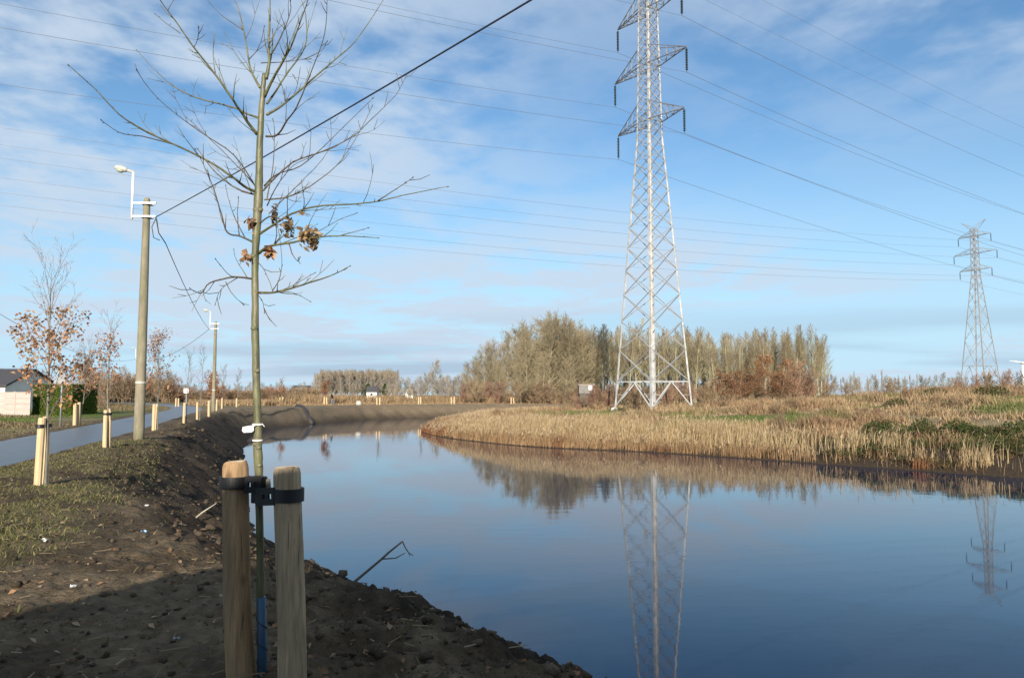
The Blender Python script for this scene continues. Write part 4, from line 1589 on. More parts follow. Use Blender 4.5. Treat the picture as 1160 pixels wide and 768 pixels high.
def gable_house(name, label, px0, px1, Y, zb, wall_h, roof_h, depth, wmat, rmat, along=True, windows=0, chimney=False, cat='house'):
    """rectangular house with a pitched roof; ridge along X when along is True"""
    x0, x1 = px2x(px0, Y), px2x(px1, Y)
    root = thing(name, ((x0 + x1) / 2, Y + depth / 2, zb), label, cat)
    w_ = x1 - x0
    mb = MB()
    mb.box((0, 0, wall_h / 2 - 0.2), (w_, depth, wall_h + 0.4))
    hw, hd, ov = w_ / 2, depth / 2, 0.25
    if along:
        mb.add([(-hw, -hd, wall_h), (-hw, hd, wall_h), (-hw, 0, wall_h + roof_h)], [(0, 2, 1)])
        mb.add([(hw, -hd, wall_h), (hw, hd, wall_h), (hw, 0, wall_h + roof_h)], [(0, 1, 2)])
    else:
        mb.add([(-hw, -hd, wall_h), (hw, -hd, wall_h), (0, -hd, wall_h + roof_h)], [(0, 1, 2)])
        mb.add([(-hw, hd, wall_h), (hw, hd, wall_h), (0, hd, wall_h + roof_h)], [(0, 2, 1)])
    obj('wall', mb, wmat, root, origin=(0, 0, 0))
    rb = MB()
    th_ = 0.18
    if along:
        L0, L1 = -hw - ov, hw + ov
        for sg in (-1, 1):
            e = (hd + ov) * sg
            zb_ = wall_h - roof_h * ov / hd + 0.01
            rb.add([(L0, 0, wall_h + roof_h + 0.01), (L1, 0, wall_h + roof_h + 0.01), (L1, e, zb_), (L0, e, zb_),
                    (L0, 0, wall_h + roof_h + th_), (L1, 0, wall_h + roof_h + th_), (L1, e, zb_ + th_), (L0, e, zb_ + th_)],
                   [(0, 1, 2, 3), (7, 6, 5, 4), (0, 4, 5, 1), (1, 5, 6, 2), (2, 6, 7, 3), (3, 7, 4, 0)])
    else:
        L0, L1 = -hd - ov, hd + ov
        for sg in (-1, 1):
            e = (hw + ov) * sg
            zb_ = wall_h - roof_h * ov / hw + 0.01
            rb.add([(0, L0, wall_h + roof_h + 0.01), (0, L1, wall_h + roof_h + 0.01), (e, L1, zb_), (e, L0, zb_),
                    (0, L0, wall_h + roof_h + th_), (0, L1, wall_h + roof_h + th_), (e, L1, zb_ + th_), (e, L0, zb_ + th_)],
                   [(0, 1, 2, 3), (7, 6, 5, 4), (0, 4, 5, 1), (1, 5, 6, 2), (2, 6, 7, 3), (3, 7, 4, 0)])
    ro = obj('roof', rb, rmat, root, origin=(0, 0, 0))
    for k in range(windows):
        wx = -hw + w_ * (k + 0.5) / windows
        wb = MB()
        wb.box((wx, -hd - 0.02, wall_h * 0.58), (min(1.1, w_ / windows * 0.5), 0.08, wall_h * 0.42))
        wo = obj('window', wb, 'white_metal', root, origin=(0, 0, 0))
        pb = MB()
        pb.box((wx, -hd - 0.07, wall_h * 0.58), (min(0.9, w_ / windows * 0.4), 0.03, wall_h * 0.33))
        obj('pane', pb, 'window_glass', wo, origin=(0, 0, 0))
    if chimney:
        cb = MB()
        cb.box((hw * 0.4, 0, wall_h + roof_h + 0.3), (0.5, 0.5, 1.2))
        obj('chimney', cb, 'brick', ro, origin=(0, 0, 0))
    return root


gable_house('bungalow', 'white bungalow with dark roof at the left picture edge', -80, 7, 70, 0, 2.3, 1.5, 8, 'house_wall', 'roof_dark', True, 4, False)
gable_house('white_hut', 'small white building with black roof on the far bank', 415.5, 427, 300, 0, 2.7, 2.0, 4, 'house_wall', 'roof_dark', True, 1)
gable_house('red_roofed_house', 'pale gabled house with red roof between far hedge trees', 459.5, 468.5, 330, 0, 2.9, 2.0, 7, 'house_wall', 'roof_red', False, 1)
gable_house('red_roofed_house', 'white house with red roof left of the dark barn', 296, 310, 330, 0, 2.0, 2.1, 6, 'house_wall', 'roof_red', True, 3)
gable_house('dark_barn', 'dark square barn left of the far poplar belt', 331, 348.5, 290, 0, 4.2, 0.6, 6, 'barn_dark', 'barn_dark', True, 0, cat='barn')
gable_house('white_shed', 'white shed with low gable between the trees on the left horizon', 268, 288, 330, 0, 1.2, 1.1, 8, 'house_wall', 'house_wall', False, 0, cat='shed')
gable_house('long_shed', 'long low shed with pale flat roof on the left horizon', 219, 236, 320, 0, 1.1, 0.35, 6, 'barn_dark', 'house_wall', True, 0, cat='shed')
gable_house('long_shed', 'long low grey shed left of the white gabled shed', 240, 262, 340, 0, 1.0, 0.3, 6, 'panel_concrete', 'lamp_grey', True, 0, cat='shed')
hut_x, hut_y = px2x(664, 122), 122
ht = thing('wood_hut', (hut_x, hut_y, 1.9), 'small grey hut with white board half hidden in the wood left of the pylon', 'hut')
mb = MB()
mb.box((hut_x, hut_y + 1, 2.35), (2.3, 2.0, 1.3))
obj('wall', mb, 'hut_grey', ht)
mb = MB()
mb.box((hut_x, hut_y + 1, 3.06), (2.6, 2.3, 0.10))
obj('roof', mb, 'panel_concrete', ht)
mb = MB()
mb.box((hut_x + 0.65, hut_y - 0.03, 2.55), (0.6, 0.05, 0.75))
obj('white_board', mb, 'house_wall', ht)
mb = MB()
mb.box((hut_x, hut_y + 1, 0.75), (2.1, 1.8, 1.85))
obj('plinth', mb, 'barn_dark', ht)
# concrete panel fence left of the hedge
fr = thing('panel_fence', (px2x(-20, 55), 55, 0), 'pale pink concrete panel fence at the left picture edge', 'fence')
for i in range(7):
    X = px2x(37, 55) - 0.58 - i * 1.16
    m_ = MB()
    for k in range(4):
        m_.box((X, 55, 0.24 + k * 0.40), (1.08, 0.06, 0.385))
    m_.box((X, 55, 1.66), (1.10, 0.09, 0.05))
    obj('panel', m_, 'panel_concrete', fr)
    m_ = MB()
    m_.box((X - 0.58, 55, 0.85), (0.10, 0.12, 1.75))
    obj('post', m_, 'panel_concrete', fr)


# clipped hedge
def hedge():
    nr = np.random.default_rng(33)
    x0, x1, y0, y1, h = px2x(38.5, 56), px2x(83, 56), 56, 59.5, 2.25
    root = thing('clipped_hedge', ((x0 + x1) / 2, 57.5, 0), 'clipped bright green hedge beside the concrete fence', 'hedge')
    mb = MB()
    mb.box(((x0 + x1) / 2, (y0 + y1) / 2, h / 2 - 0.15), (x1 - x0 - 0.35, y1 - y0 - 0.35, h - 0.1))
    obj('twig_core', mb, 'brown_twig', root)
    n = 30000
    P = np.stack([nr.uniform(x0, x1, n), nr.uniform(y0, y1, n), nr.uniform(0, h, n)], 1)
    f = nr.integers(0, 4, n)
    j = np.abs(nr.normal(0, 0.08, n))
    P[f == 0, 1] = y0 + j[f == 0]
    P[f == 1, 2] = h - j[f == 1]
    P[f == 2, 0] = x1 - j[f == 2]
    P[f == 3, 0] = x0 + j[f == 3]
    P -= np.array([(x0 + x1) / 2, 57.5, 0])
    leaf_quads('leaves', P, nr.uniform(0.03, 0.07, n), 1, nr, [(0.11, 0.17, 0.025), (0.085, 0.135, 0.02), (0.15, 0.20, 0.04)], None, parent=root, flat=False)


hedge()


# two small far evergreens
def evergreen(px, Y, h, r_, label):
    nr = np.random.default_rng(int(px))
    root = thing('evergreen_tree', (px2x(px, Y), Y, 0), label, 'tree', 'far evergreens')
    mb = MB()
    mb.tube([(0, 0, 0), (0, 0, h * 0.9)], [0.15, 0.03], 6)
    obj('trunk', mb, 'willow_bark', root, origin=(0, 0, 0))
    n = 900
    t = nr.random(n)
    a = nr.uniform(0, 6.28, n)
    rr = r_ * (1 - t ** 2.2 * 0.8) * np.sqrt(nr.random(n)) * (0.8 + 0.3 * np.sin(a * 3))
    P = np.stack([np.cos(a) * rr, np.sin(a) * rr, 0.4 + t * (h - 0.4)], 1)
    leaf_quads('crown', P, nr.uniform(0.15, 0.35, n), 1, nr, [(0.04, 0.085, 0.02), (0.06, 0.11, 0.02), (0.03, 0.06, 0.02)], None, parent=root, flat=False)


evergreen(417, 325, 6.0, 2.6, 'dark green far evergreen behind the small white building')
evergreen(436, 305, 5.8, 1.4, 'slim dark green evergreen right of the small white building')

# wind turbine at the far right
tb = thing('wind_turbine', (px2x(1158.5, 900), 900, 0), 'white wind turbine at the right picture edge', 'wind turbine')
mb = MB()
mb.tube([(0, 0, 0), (0, 0, 38)], [1.9, 1.3], 12)
obj('tower', mb, 'white_metal', tb, origin=(0, 0, 0), smooth=True)
mb = MB()
mb.box((0, 0, 38.6), (2.2, 6, 2.2))
obj('nacelle', mb, 'white_metal', tb, origin=(0, 0, 0))
for k in range(3):
    a = R(172 + 120 * k)
    mb = MB()
    c_, s_ = math.cos(a), math.sin(a)
    mb.tube([(0, -3.4, 38.6), (c_ * 3, -3.4, 38.6 + s_ * 3), (c_ * 18, -3.4, 38.6 + s_ * 18)], [0.5, 0.9, 0.2], 5)
    obj('blade', mb, 'white_metal', tb, origin=(0, 0, 0))


# ------------------------------------------------------------------ lamp poles and cables
def lamp_pole(px, Y, lean_px, height, label, simple=False, lamp_sc=1.0, head=True):
    X = px2x(px, Y)
    z0 = height1(X, Y) if not simple else 0.0
    root = thing('lamp_pole', (X, Y, z0), label, 'lamp post', 'concrete lamp poles')
    mb = MB()
    prof = [(0.172, -0.3), (0.170, 0.35), (0.162, 1.9), (0.140, height * 0.6), (0.108, height - 0.12), (0.09, height - 0.02), (0.04, height)]
    mb.lathe(prof, (0, 0, 0), 12)
    obj('pole', mb, 'concrete_pole', root, origin=(0, 0, 0), smooth=True)
    if not head:
        return root, Vector((X, Y, z0 + height - 0.7))
    mb = MB()
    mb.lathe([(0.160, 1.88), (0.174, 1.88), (0.174, 1.95), (0.158, 1.95)], (0, 0, 0), 12)
    obj('band', mb, 'lamp_grey', root, origin=(0, 0, 0))
    for zz_ in (height - 0.22, height - 0.68):
        mb = MB()
        mb.box((-0.03, -0.15, zz_), (0.84, 0.06, 0.06))
        mb.box((0.0, 0.14, zz_), (0.34, 0.05, 0.06))
        mb.lathe([(0.13, -0.03), (0.165, -0.03), (0.165, 0.03), (0.13, 0.03)], (0, 0, zz_), 12)
        obj('bracket', mb, 'white_metal', root, origin=(0, 0, 0))
    mb = MB()
    mb.tube([(-0.43, -0.15, height - 0.78), (-0.43, -0.15, height + 0.86)], 0.042, 10)
    obj('lamp_tube', mb, 'white_metal', root, origin=(0, 0, 0), smooth=True)
    mb = MB()
    mb.tube([(-0.40, -0.15, height + 0.84), (-0.66, -0.16, height + 0.93)], [0.035, 0.05], 8)
    hd = obj('lamp_head', mb, 'lamp_grey', root, origin=(0, 0, 0))
    mb = MB()
    pts = [(-0.62 - 0.45 * t, -0.16 - 0.02 * t, height + 0.92 + 0.11 * t) for t in (0, 0.15, 0.5, 0.85, 1)]
    mb.tube(pts, [0.05, 0.085, 0.105, 0.085, 0.03], 10)
    obj('housing', mb, 'lamp_grey', hd, origin=(0, 0, 0), smooth=True)
    mb = MB()
    pts = [(-0.74 - 0.28 * t, -0.165, height + 0.895 + 0.065 * t) for t in (0, 0.2, 0.5, 0.8, 1)]
    mb.tube(pts, [0.03, 0.085, 0.10, 0.08, 0.02], 10)
    obj('lens', mb, 'lamp_glass', hd, origin=(0, 0, 0), smooth=True)
    return root, Vector((X + 0.40, Y - 0.15, z0 + height - 0.70))


lp1, c1 = lamp_pole(160, 26, 8, 8.25, 'tall concrete lamp pole with white arm, nearest on the left')
lp2, c2 = lamp_pole(243, 68, 0, 8.0, 'second concrete lamp pole, farther along the bank')
lp3, c3 = lamp_pole(157, 117, 0, 7.6, 'third lamp pole hidden mostly behind the nearest pole')
lp0, c0 = lamp_pole(580 + 870, 1, 0, 8.0, 'concrete pole outside the picture carrying the black cable', True, head=False)
lp0.location = (17.6, -9.4, -0.05)
c0 = Vector((17.6, -9.4, 8.0))
wire('overhead_cable', c1, c0, 0.35, 0.016, 'cable', 'thick black overhead cable rising to the upper right behind the near tree', 'cable', 'black cables between lamp poles', 40)
knot = MB()
q = c1 + Vector((0.04, 0, -0.06))
knot.tube([c1 + Vector((-0.02, 0, 0)), c1 + Vector((0.02, 0, -0.10)), c1 + Vector((0.10, 0.02, -0.55)), c1 + Vector((0.22, 0.3, -0.85))], [0.022, 0.024, 0.018, 0.020], 6)
knot.tube([c1 + Vector((0.0, -0.02, -0.08)), c1 + Vector((-0.12, -0.02, -0.35)), c1 + Vector((-0.05, -0.02, -0.72)), c1 + Vector((0.14, 0.05, -0.80))], 0.014, 5)
tag(obj('cable_loop', knot, 'cable', origin=q), 'black cable loop hanging at the bracket of the nearest lamp pole', 'cable')
wire('overhead_cable', c1 + Vector((0.22, 0.3, -0.85)), c2 + Vector((-0.9, 0, 0)), 0.35, 0.015, 'cable',
     'black cable sagging from the nearest to the second lamp pole', 'cable', 'black cables between lamp poles', 30)
wire('overhead_cable', c2 + Vector((-0.9, 0, 0)), c3 + Vector((-0.9, 0, 0)), 1.2, 0.018, 'cable',
     'thin black cable from the second to the third lamp pole', 'cable', 'black cables between lamp poles', 30)
wire('overhead_cable', at(-60, 318, 40), c3 + Vector((-0.9, 0, 0)), 1.7, 0.015, 'cable',
     'thin black cable coming in low at the left picture edge', 'cable', 'black cables between lamp poles', 30)

# traffic sign seen from behind
X, Y = px2x(71, 36), 36
sg = thing('road_sign', (X, Y, 0), 'grey back of a triangular road sign on its post left of the path', 'sign')
mb = MB()
mb.tube([(X, Y, -0.1), (X, Y, 2.75)], 0.036, 8)
obj('post', mb, 'sign_back', sg, smooth=True)
mb = MB()
a_ = [(X - 0.42, Y - 0.045, 1.98), (X + 0.42, Y - 0.045, 1.98), (X, Y - 0.045, 2.70)]
b_ = [(p[0], p[1] - 0.012, p[2]) for p in a_]
mb.add(a_ + b_, [(0, 1, 2), (5, 4, 3), (0, 3, 4, 1), (1, 4, 5, 2), (2, 5, 3, 0)])
obj('plate', mb, 'sign_back', sg)
mb = MB()
mb.box((X + 0.12, Y - 0.064, 2.12), (0.09, 0.006, 0.09))
obj('sticker', mb, 'white_plastic', sg)
X, Y = px2x(212, 55), 55
sg = thing('small_sign', (X, Y, 0), 'small pale rectangular sign on a post by the path, among the far stakes', 'sign')
mb = MB()
mb.tube([(X, Y, -0.1), (X, Y, 1.95)], 0.03, 6)
obj('post', mb, 'sign_back', sg)
mb = MB()
mb.box((X, Y - 0.04, 1.78), (0.34, 0.02, 0.34))
obj('plate', mb, 'white_plastic', sg)


# ------------------------------------------------------------------ row trees, stakes and ties
def stake_mb(base, top, r, seed=0, fine=False):
    rg_ = random.Random(seed)
    mb = MB()
    base, top = Vector(base), Vector(top)
    d = top - base
    L_ = d.length
    n = 26 if fine else 6
    sides = 28 if fine else 10
    u = d.normalized().orthogonal().normalized()
    w = d.normalized().cross(u)
    ts = [i / n for i in range(n + 1)]
    rs = []
    lob = [(rg_.uniform(0, 6.28), rg_.uniform(0.0, 0.03)) for _ in range(4)]
    vs_, fs_ = [], []
    rows = [(-0.12, 1.0)] + [(t * (1 - 0.035 / L_), 1.0) for t in ts] + [(1 - 0.012 / L_, 0.93), (1.0, 0.84)]
    for t, k in rows:
        c = base + d * t
        bend = 0.006 * math.sin(t * 4 + seed) if fine else 0
        for j in range(sides):
            a = 2 * math.pi * j / sides
            rr = r * k * (1.0 + 0.06 * (0.5 - t))
            rr *= 1 + sum(am * math.sin((i + 2) * a + ph + t * 1.5) for i, (ph, am) in enumerate(lob))
            if fine:
                rr *= 1 + 0.02 * (fbm(np.array([a * 1.3 + seed]), np.array([t * 7.0]), 3, seed)[0] - 0.5) * 2
            p = c + u * math.cos(a) * rr + w * math.sin(a) * rr
            if t >= 0.999 and fine:
                p.z += 0.004 * math.sin(3 * a + seed)
            vs_.append(tuple(p + u * bend))
    m = len(rows)
    for i in range(m - 1):
        for j in range(sides):
            j2 = (j + 1) % sides
            fs_.append((i * sides + j, i * sides + j2, (i + 1) * sides + j2, (i + 1) * sides + j))
    cap = list((m - 1) * sides + j for j in range(sides))
    mb.add(vs_, fs_)
    return mb, [vs_[i] for i in cap]


def stake(base, top, r, label, group, seed=0, fine=False, mat='stake'):
    mb, cap = stake_mb(base, top, r, seed, fine)
    if fine:
        root = thing('tree_stake', base, label, 'stake', group)
        obj('shaft', mb, mat, root, smooth=True)
        cb = MB()
        c = sum((Vector(p) for p in cap), Vector()) / len(cap)
        ring = [tuple(c + (Vector(p) - c) * 0.5 + Vector((0, 0, 0.004))) for p in cap]
        n = len(cap)
        cb.add(list(cap) + ring + [tuple(c + Vector((0, 0, 0.006)))], [(i, (i + 1) % n, n + (i + 1) % n, n + i) for i in range(n)] + [(n + i, n + (i + 1) % n, 2 * n) for i in range(n)])
        obj('cut_top', cb, 'stake_cut', root)
        return root
    n = len(mb.v)
    k = len(cap)
    mb.f.append(tuple(range(n - k, n)))
    o = obj('tree_stake', mb, 'stake_far', origin=base, smooth=False)
    return tag(o, label, 'stake', group)


def ring_mb(mb, c, r, h, th, sides=24, axis=None):
    c = Vector(c)
    vs_, fs_ = [], []
    for rr, zz_ in ((r, -h / 2), (r + th, -h / 2), (r + th, h / 2), (r, h / 2)):
        for j in range(sides):
            a = 2 * math.pi * j / sides
            vs_.append((c.x + rr * math.cos(a), c.y + rr * math.sin(a), c.z + zz_))
    for i in range(4):
        for j in range(sides):
            j2 = (j + 1) % sides
            i2 = (i + 1) % 4
            fs_.append((i * sides + j, i * sides + j2, i2 * sides + j2, i2 * sides + j))
    mb.add(vs_, fs_)


def holed_plate(mb, p, q, h, th, holes):
    """flat perforated strap from p to q: cells round square holes"""
    p, q = Vector(p), Vector(q)
    L_ = (q - p).length
    d = (q - p).normalized()
    rows = [(-h / 2, -h * 0.14), (-h * 0.14, h * 0.14), (h * 0.14, h / 2)]
    hw = h * 0.10
    xs = sorted([0, L_] + [t * L_ - hw for t in holes] + [t * L_ + hw for t in holes])
    for i in range(len(xs) - 1):
        mid_ = (xs[i] + xs[i + 1]) / 2
        hole = any(abs(mid_ - t * L_) < hw * 0.9 for t in holes)
        for k, (a, b) in enumerate(rows):
            if hole and k == 1:
                continue
            c0_, c1_ = p + d * xs[i] + Vector((0, 0, (a + b) / 2)), p + d * xs[i + 1] + Vector((0, 0, (a + b) / 2))
            mb.beam(c0_, c1_, th, b - a)


ROW_G = 'young trees planted along the path'
ST_G = 'round wooden tree stakes'


def row_tree(px, Y, h, label, seed, leaves=None, sc=1.0, bl=0.9, nb=26, clear=0.33, bang=0.55, trunk_r=0.032):
    X = px2x(px, Y)
    z0 = height1(X, Y)
    minr = max(0.0028, 0.00012 * Y)
    prm_y = [(5, 0.6, 0.5, 0.25, 0.06, 0.06), (3, 0.6, 0.5, 0.2, 0.08, 0.04), (0, 0, 0, 0, 0.1, 0.03)]
    t = make_tree('young_tree', seed, h, trunk_r, clear, nb, bl, bang, prm_y, ('bark_row', 'twig_row'), label, 'tree', ROW_G, minr,
                  lambda t: 0.9 - 0.1 * t, lean=0.015, leaves=leaves)
    t.location = (X, Y, z0)
    return t


def stake_pair(pxs, Y, label_a, label_b, h=1.1, r=0.07, seed=1, dy=0.0):
    out = []
    for i, (px, lb) in enumerate(zip(pxs, (label_a, label_b))):
        if px is None:
            continue
        yy = Y + (dy if i else 0)
        X = px2x(px, yy)
        z0 = height1(X, yy)
        rg_ = random.Random(seed * 3 + i)
        out.append(stake((X, yy, z0), (X + rg_.uniform(-0.03, 0.03), yy + rg_.uniform(-0.03, 0.03), z0 + h + rg_.uniform(-0.04, 0.04)), r, lb, ST_G, seed * 3 + i))
    return out


def tie(pxs, Y, z, label, dy=0.0):
    mb = MB()
    cs = []
    for i, px in enumerate(pxs):
        yy = Y + (dy if i else 0)
        X = px2x(px, yy)
        c = Vector((X, yy, height1(X, yy) + z))
        cs.append(c)
        ring_mb(mb, c, 0.058, 0.06, 0.012, 12)
    if len(cs) > 1:
        mb.beam(cs[0], cs[1], 0.02, 0.05)
    tag(obj('tree_tie', mb, 'rubber', origin=cs[0]), label, 'tie', 'black rubber tree ties')


# second tree of the row, with its leaves
row_tree(57, 13.0, 3.75, 'young oak with orange leaves, first in the row behind the near tree', 11, (1050, 0.038, OAK + TAN, 1.2, 3.0), bl=1.0, nb=24, clear=0.30)
stake_pair((48.5, 56.5), 12.9, 'pale stake in front of the first orange leaved oak at left', 'stake half hidden behind the front stake of the first oak', 1.12, 0.060, 2, 0.35)
tie((48.5, 56.5), 12.9, 0.98, 'black band round the stakes of the first orange leaved oak', 0.35)
row_tree(126, 21.9, 3.75, 'young tree with few leaves and long upright shoots, left of the lamp pole', 12, (420, 0.045, OAK, 1.5, 3.2), bl=0.8, nb=22)
stake_pair((122, 126), 21.7, 'pale stake left of the nearest lamp pole', 'stake close behind the one left of the nearest lamp pole', 1.1, 0.060, 3, 0.4)
tie((122, 126), 21.7, 0.96, 'black band on the stakes left of the lamp pole', 0.4)
row_tree(181, 32.0, 3.7, 'young oak with sparse orange leaves right of the nearest lamp pole', 13, (520, 0.055, OAK, 1.6, 4.2), bl=1.15, nb=26, bang=0.5)
stake_pair((176, 179.5), 31.8, 'pale stake just right of the nearest lamp pole', 'dark side stake behind the one right of the lamp pole', 1.1, 0.062, 4, 0.4)
row_tree(213, 40.2, 3.8, 'thin bare leaning young tree by the third stake right of the lamp pole', 14, None, bl=0.9, nb=18)
stake_pair((210, None), 40, 'slim stake left of the small pale sign', '', 1.1, 0.064, 5)
row_tree(228, 48.2, 4.3, 'thin bare young tree left of the second lamp pole', 15, None, bl=0.9, nb=18)
stake_pair((225, None), 48, 'slim stake between the small pale sign and the second lamp pole', '', 1.1, 0.064, 6)
stake_pair((238, None), 56, 'slim stake just left of the second lamp pole', '', 1.1, 0.08, 7)
row_tree(242, 72.3, 3.6, 'round young tree full of orange leaves in front of the second lamp pole', 16, (620, 0.10, OAK, 1.4, 3.4), bl=0.95, nb=26)
stake_pair((246.5, None), 72, 'slim stake at the foot of the second lamp pole on its right', '', 1.1, 0.08, 8)
row_tree(254, 82.3, 4.4, 'thin bare young tree right of the second lamp pole', 17, None, bl=1.0, nb=16)
stake_pair((252.5, None), 82, 'lone slim stake right of the second lamp pole', '', 1.1, 0.085, 9)
row_tree(270, 95, 4.4, 'thin bare young tree left of the near trunk on the bank corner', 18, None, bl=1.0, nb=16)
stake_pair((269, None), 94, 'lone slim stake at the corner of the bank left of the near trunk', '', 1.1, 0.09, 10)
row_tree(320, 111, 3.8, 'young tree with a ball of orange leaves left of the dark barn', 19, (160, 0.12, OAK, 1.6, 2.7), bl=0.8, nb=16)
stake_pair((318, 321.2), 110, 'left stake of the pair below the ball of orange leaves', 'right stake of the pair below the ball of orange leaves', 1.1, 0.10, 11)
row_tree(370, 113, 3.6, 'young tree with reddish leaves left of the walking person', 20, (420, 0.12, RUST + OAK, 1.3, 3.4), bl=1.2, nb=22)
stake_pair((368, 370.7), 112, 'left stake of the pair beside the walking person', 'right stake of the pair beside the walking person', 1.1, 0.10, 12)
row_tree(429, 114, 3.8, 'thin bare young tree by the small white building', 21, None, bl=0.9, nb=14)
stake_pair((427.5, 430.6), 113, 'left stake of the pair beside the small white building', 'right stake of the pair beside the small white building', 1.15, 0.10, 13)
row_tree(476, 120, 3.6, 'thin bare young tree on the far bank below the lone grey tree', 22, None, bl=0.9, nb=14)
stake_pair((474.6, 477), 119.5, 'left stake of the pair below the lone grey tree', 'right stake of the pair below the lone grey tree', 1.15, 0.10, 14)
row_tree(513, 122.5, 3.6, 'thin bare young tree on the far bank left of the wood', 23, None, bl=0.9, nb=14)
stake_pair((511.6, 514.6), 122, 'left stake of the pair left of the wood edge', 'right stake of the pair left of the wood edge', 1.15, 0.10, 15)
stake_pair((579, 582), 126, 'left stake of the last pair at the foot of the wood', 'right stake of the last pair at the foot of the wood', 1.1, 0.10, 16)
# left side of the path
row_tree(93, 38.5, 3.9, 'leafy brown young oak left of the path behind the road sign', 24, (520, 0.06, OAK + DULL, 1.2, 3.6), bl=1.25, nb=26, bang=0.7)
stake_pair((87.2, 91.2), 38, 'stake left of the path below the leafy brown oak', 'second stake left of the path behind the first', 1.1, 0.085, 17, 0.3)
stake_pair((200.5, 203.5), 95, 'left stake of the small pair on the meadow across the path', 'right stake of the small pair on the meadow across the path', 1.1, 0.09, 18)
row_tree(240, 100, 4.2, 'thin bare young tree far across the path', 25, None, bl=0.9, nb=12)

# ------------------------------------------------------------------ the near tree with its stakes
D0 = 4.15
S1b, S1t = at(272.5, 757, 4.13), at(265.0, 523, 4.18)
S2b, S2t = at(331, 783, 4.05), at(326.3, 529, 4.10)
stake(S1b, S1t, 0.069, 'left of the two thick wooden stakes beside the near trunk', ST_G, 41, True, 'stake_brown')
stake(S2b, S2t, 0.072, 'right and nearer of the two thick wooden stakes beside the near trunk', ST_G, 57, True, 'stake_pale')


def trunk_pt(px, py, dy=0.0):
    return at(px, py, D0 + dy)


tree = thing('young_tree', at(296, 772, D0), 'young bare tree in the foreground tied between two thick stakes', 'tree', ROW_G)
TP = [(296, 790, 6.5), (295.5, 740, 6.6), (295, 690, 6.8), (294.5, 620, 6.6), (293.5, 560, 7.0), (293, 530, 7.6), (292, 510, 8.0), (292, 490, 7.2), (290.5, 440, 6.8),
      (289.5, 395, 6.9), (289, 345, 6.4), (289, 300, 6.3), (290.5, 262, 7.3), (292.5, 225, 8.2), (293.3, 205, 7.0), (294, 170, 6.2), (296, 130, 5.4), (298, 100, 4.6), (299.5, 84, 3.6)]
mb = MB()
rgt = random.Random(3)
cpts = catmull([(a, b) for a, b, _ in TP], 4)
crad = np.interp(np.arange(len(cpts)) / 4.0, np.arange(len(TP)), [r for _, _, r in TP])
pts = [trunk_pt(a + rgt.uniform(-0.25, 0.25), b) for a, b in cpts]
rads = [0.62 * r * D0 / 870 * (1 + rgt.uniform(-0.04, 0.05)) for r in crad]
mb.tube(pts, rads, 14)
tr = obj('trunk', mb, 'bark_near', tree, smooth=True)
for bx, by, sg_ in [(297, 507, 1), (285.5, 503, -1), (298, 527, 1), (295.5, 420, 1), (283.5, 372, -1), (283, 290, -1), (299, 238, 1), (286, 238, -1)]:
    mb = MB()
    c = trunk_pt(bx - sg_ * 4.5, by, -0.008)
    mb.tube([c + Vector((-sg_ * 0.012, 0.01, -0.006)), c + Vector((sg_ * 0.004, -0.004, 0)), c + Vector((sg_ * 0.016, -0.008, 0.004))], [0.017, 0.016, 0.007], 8)
    obj('knot', mb, 'bark_near', tr, origin=tree.location, smooth=True)
S = 2.2308
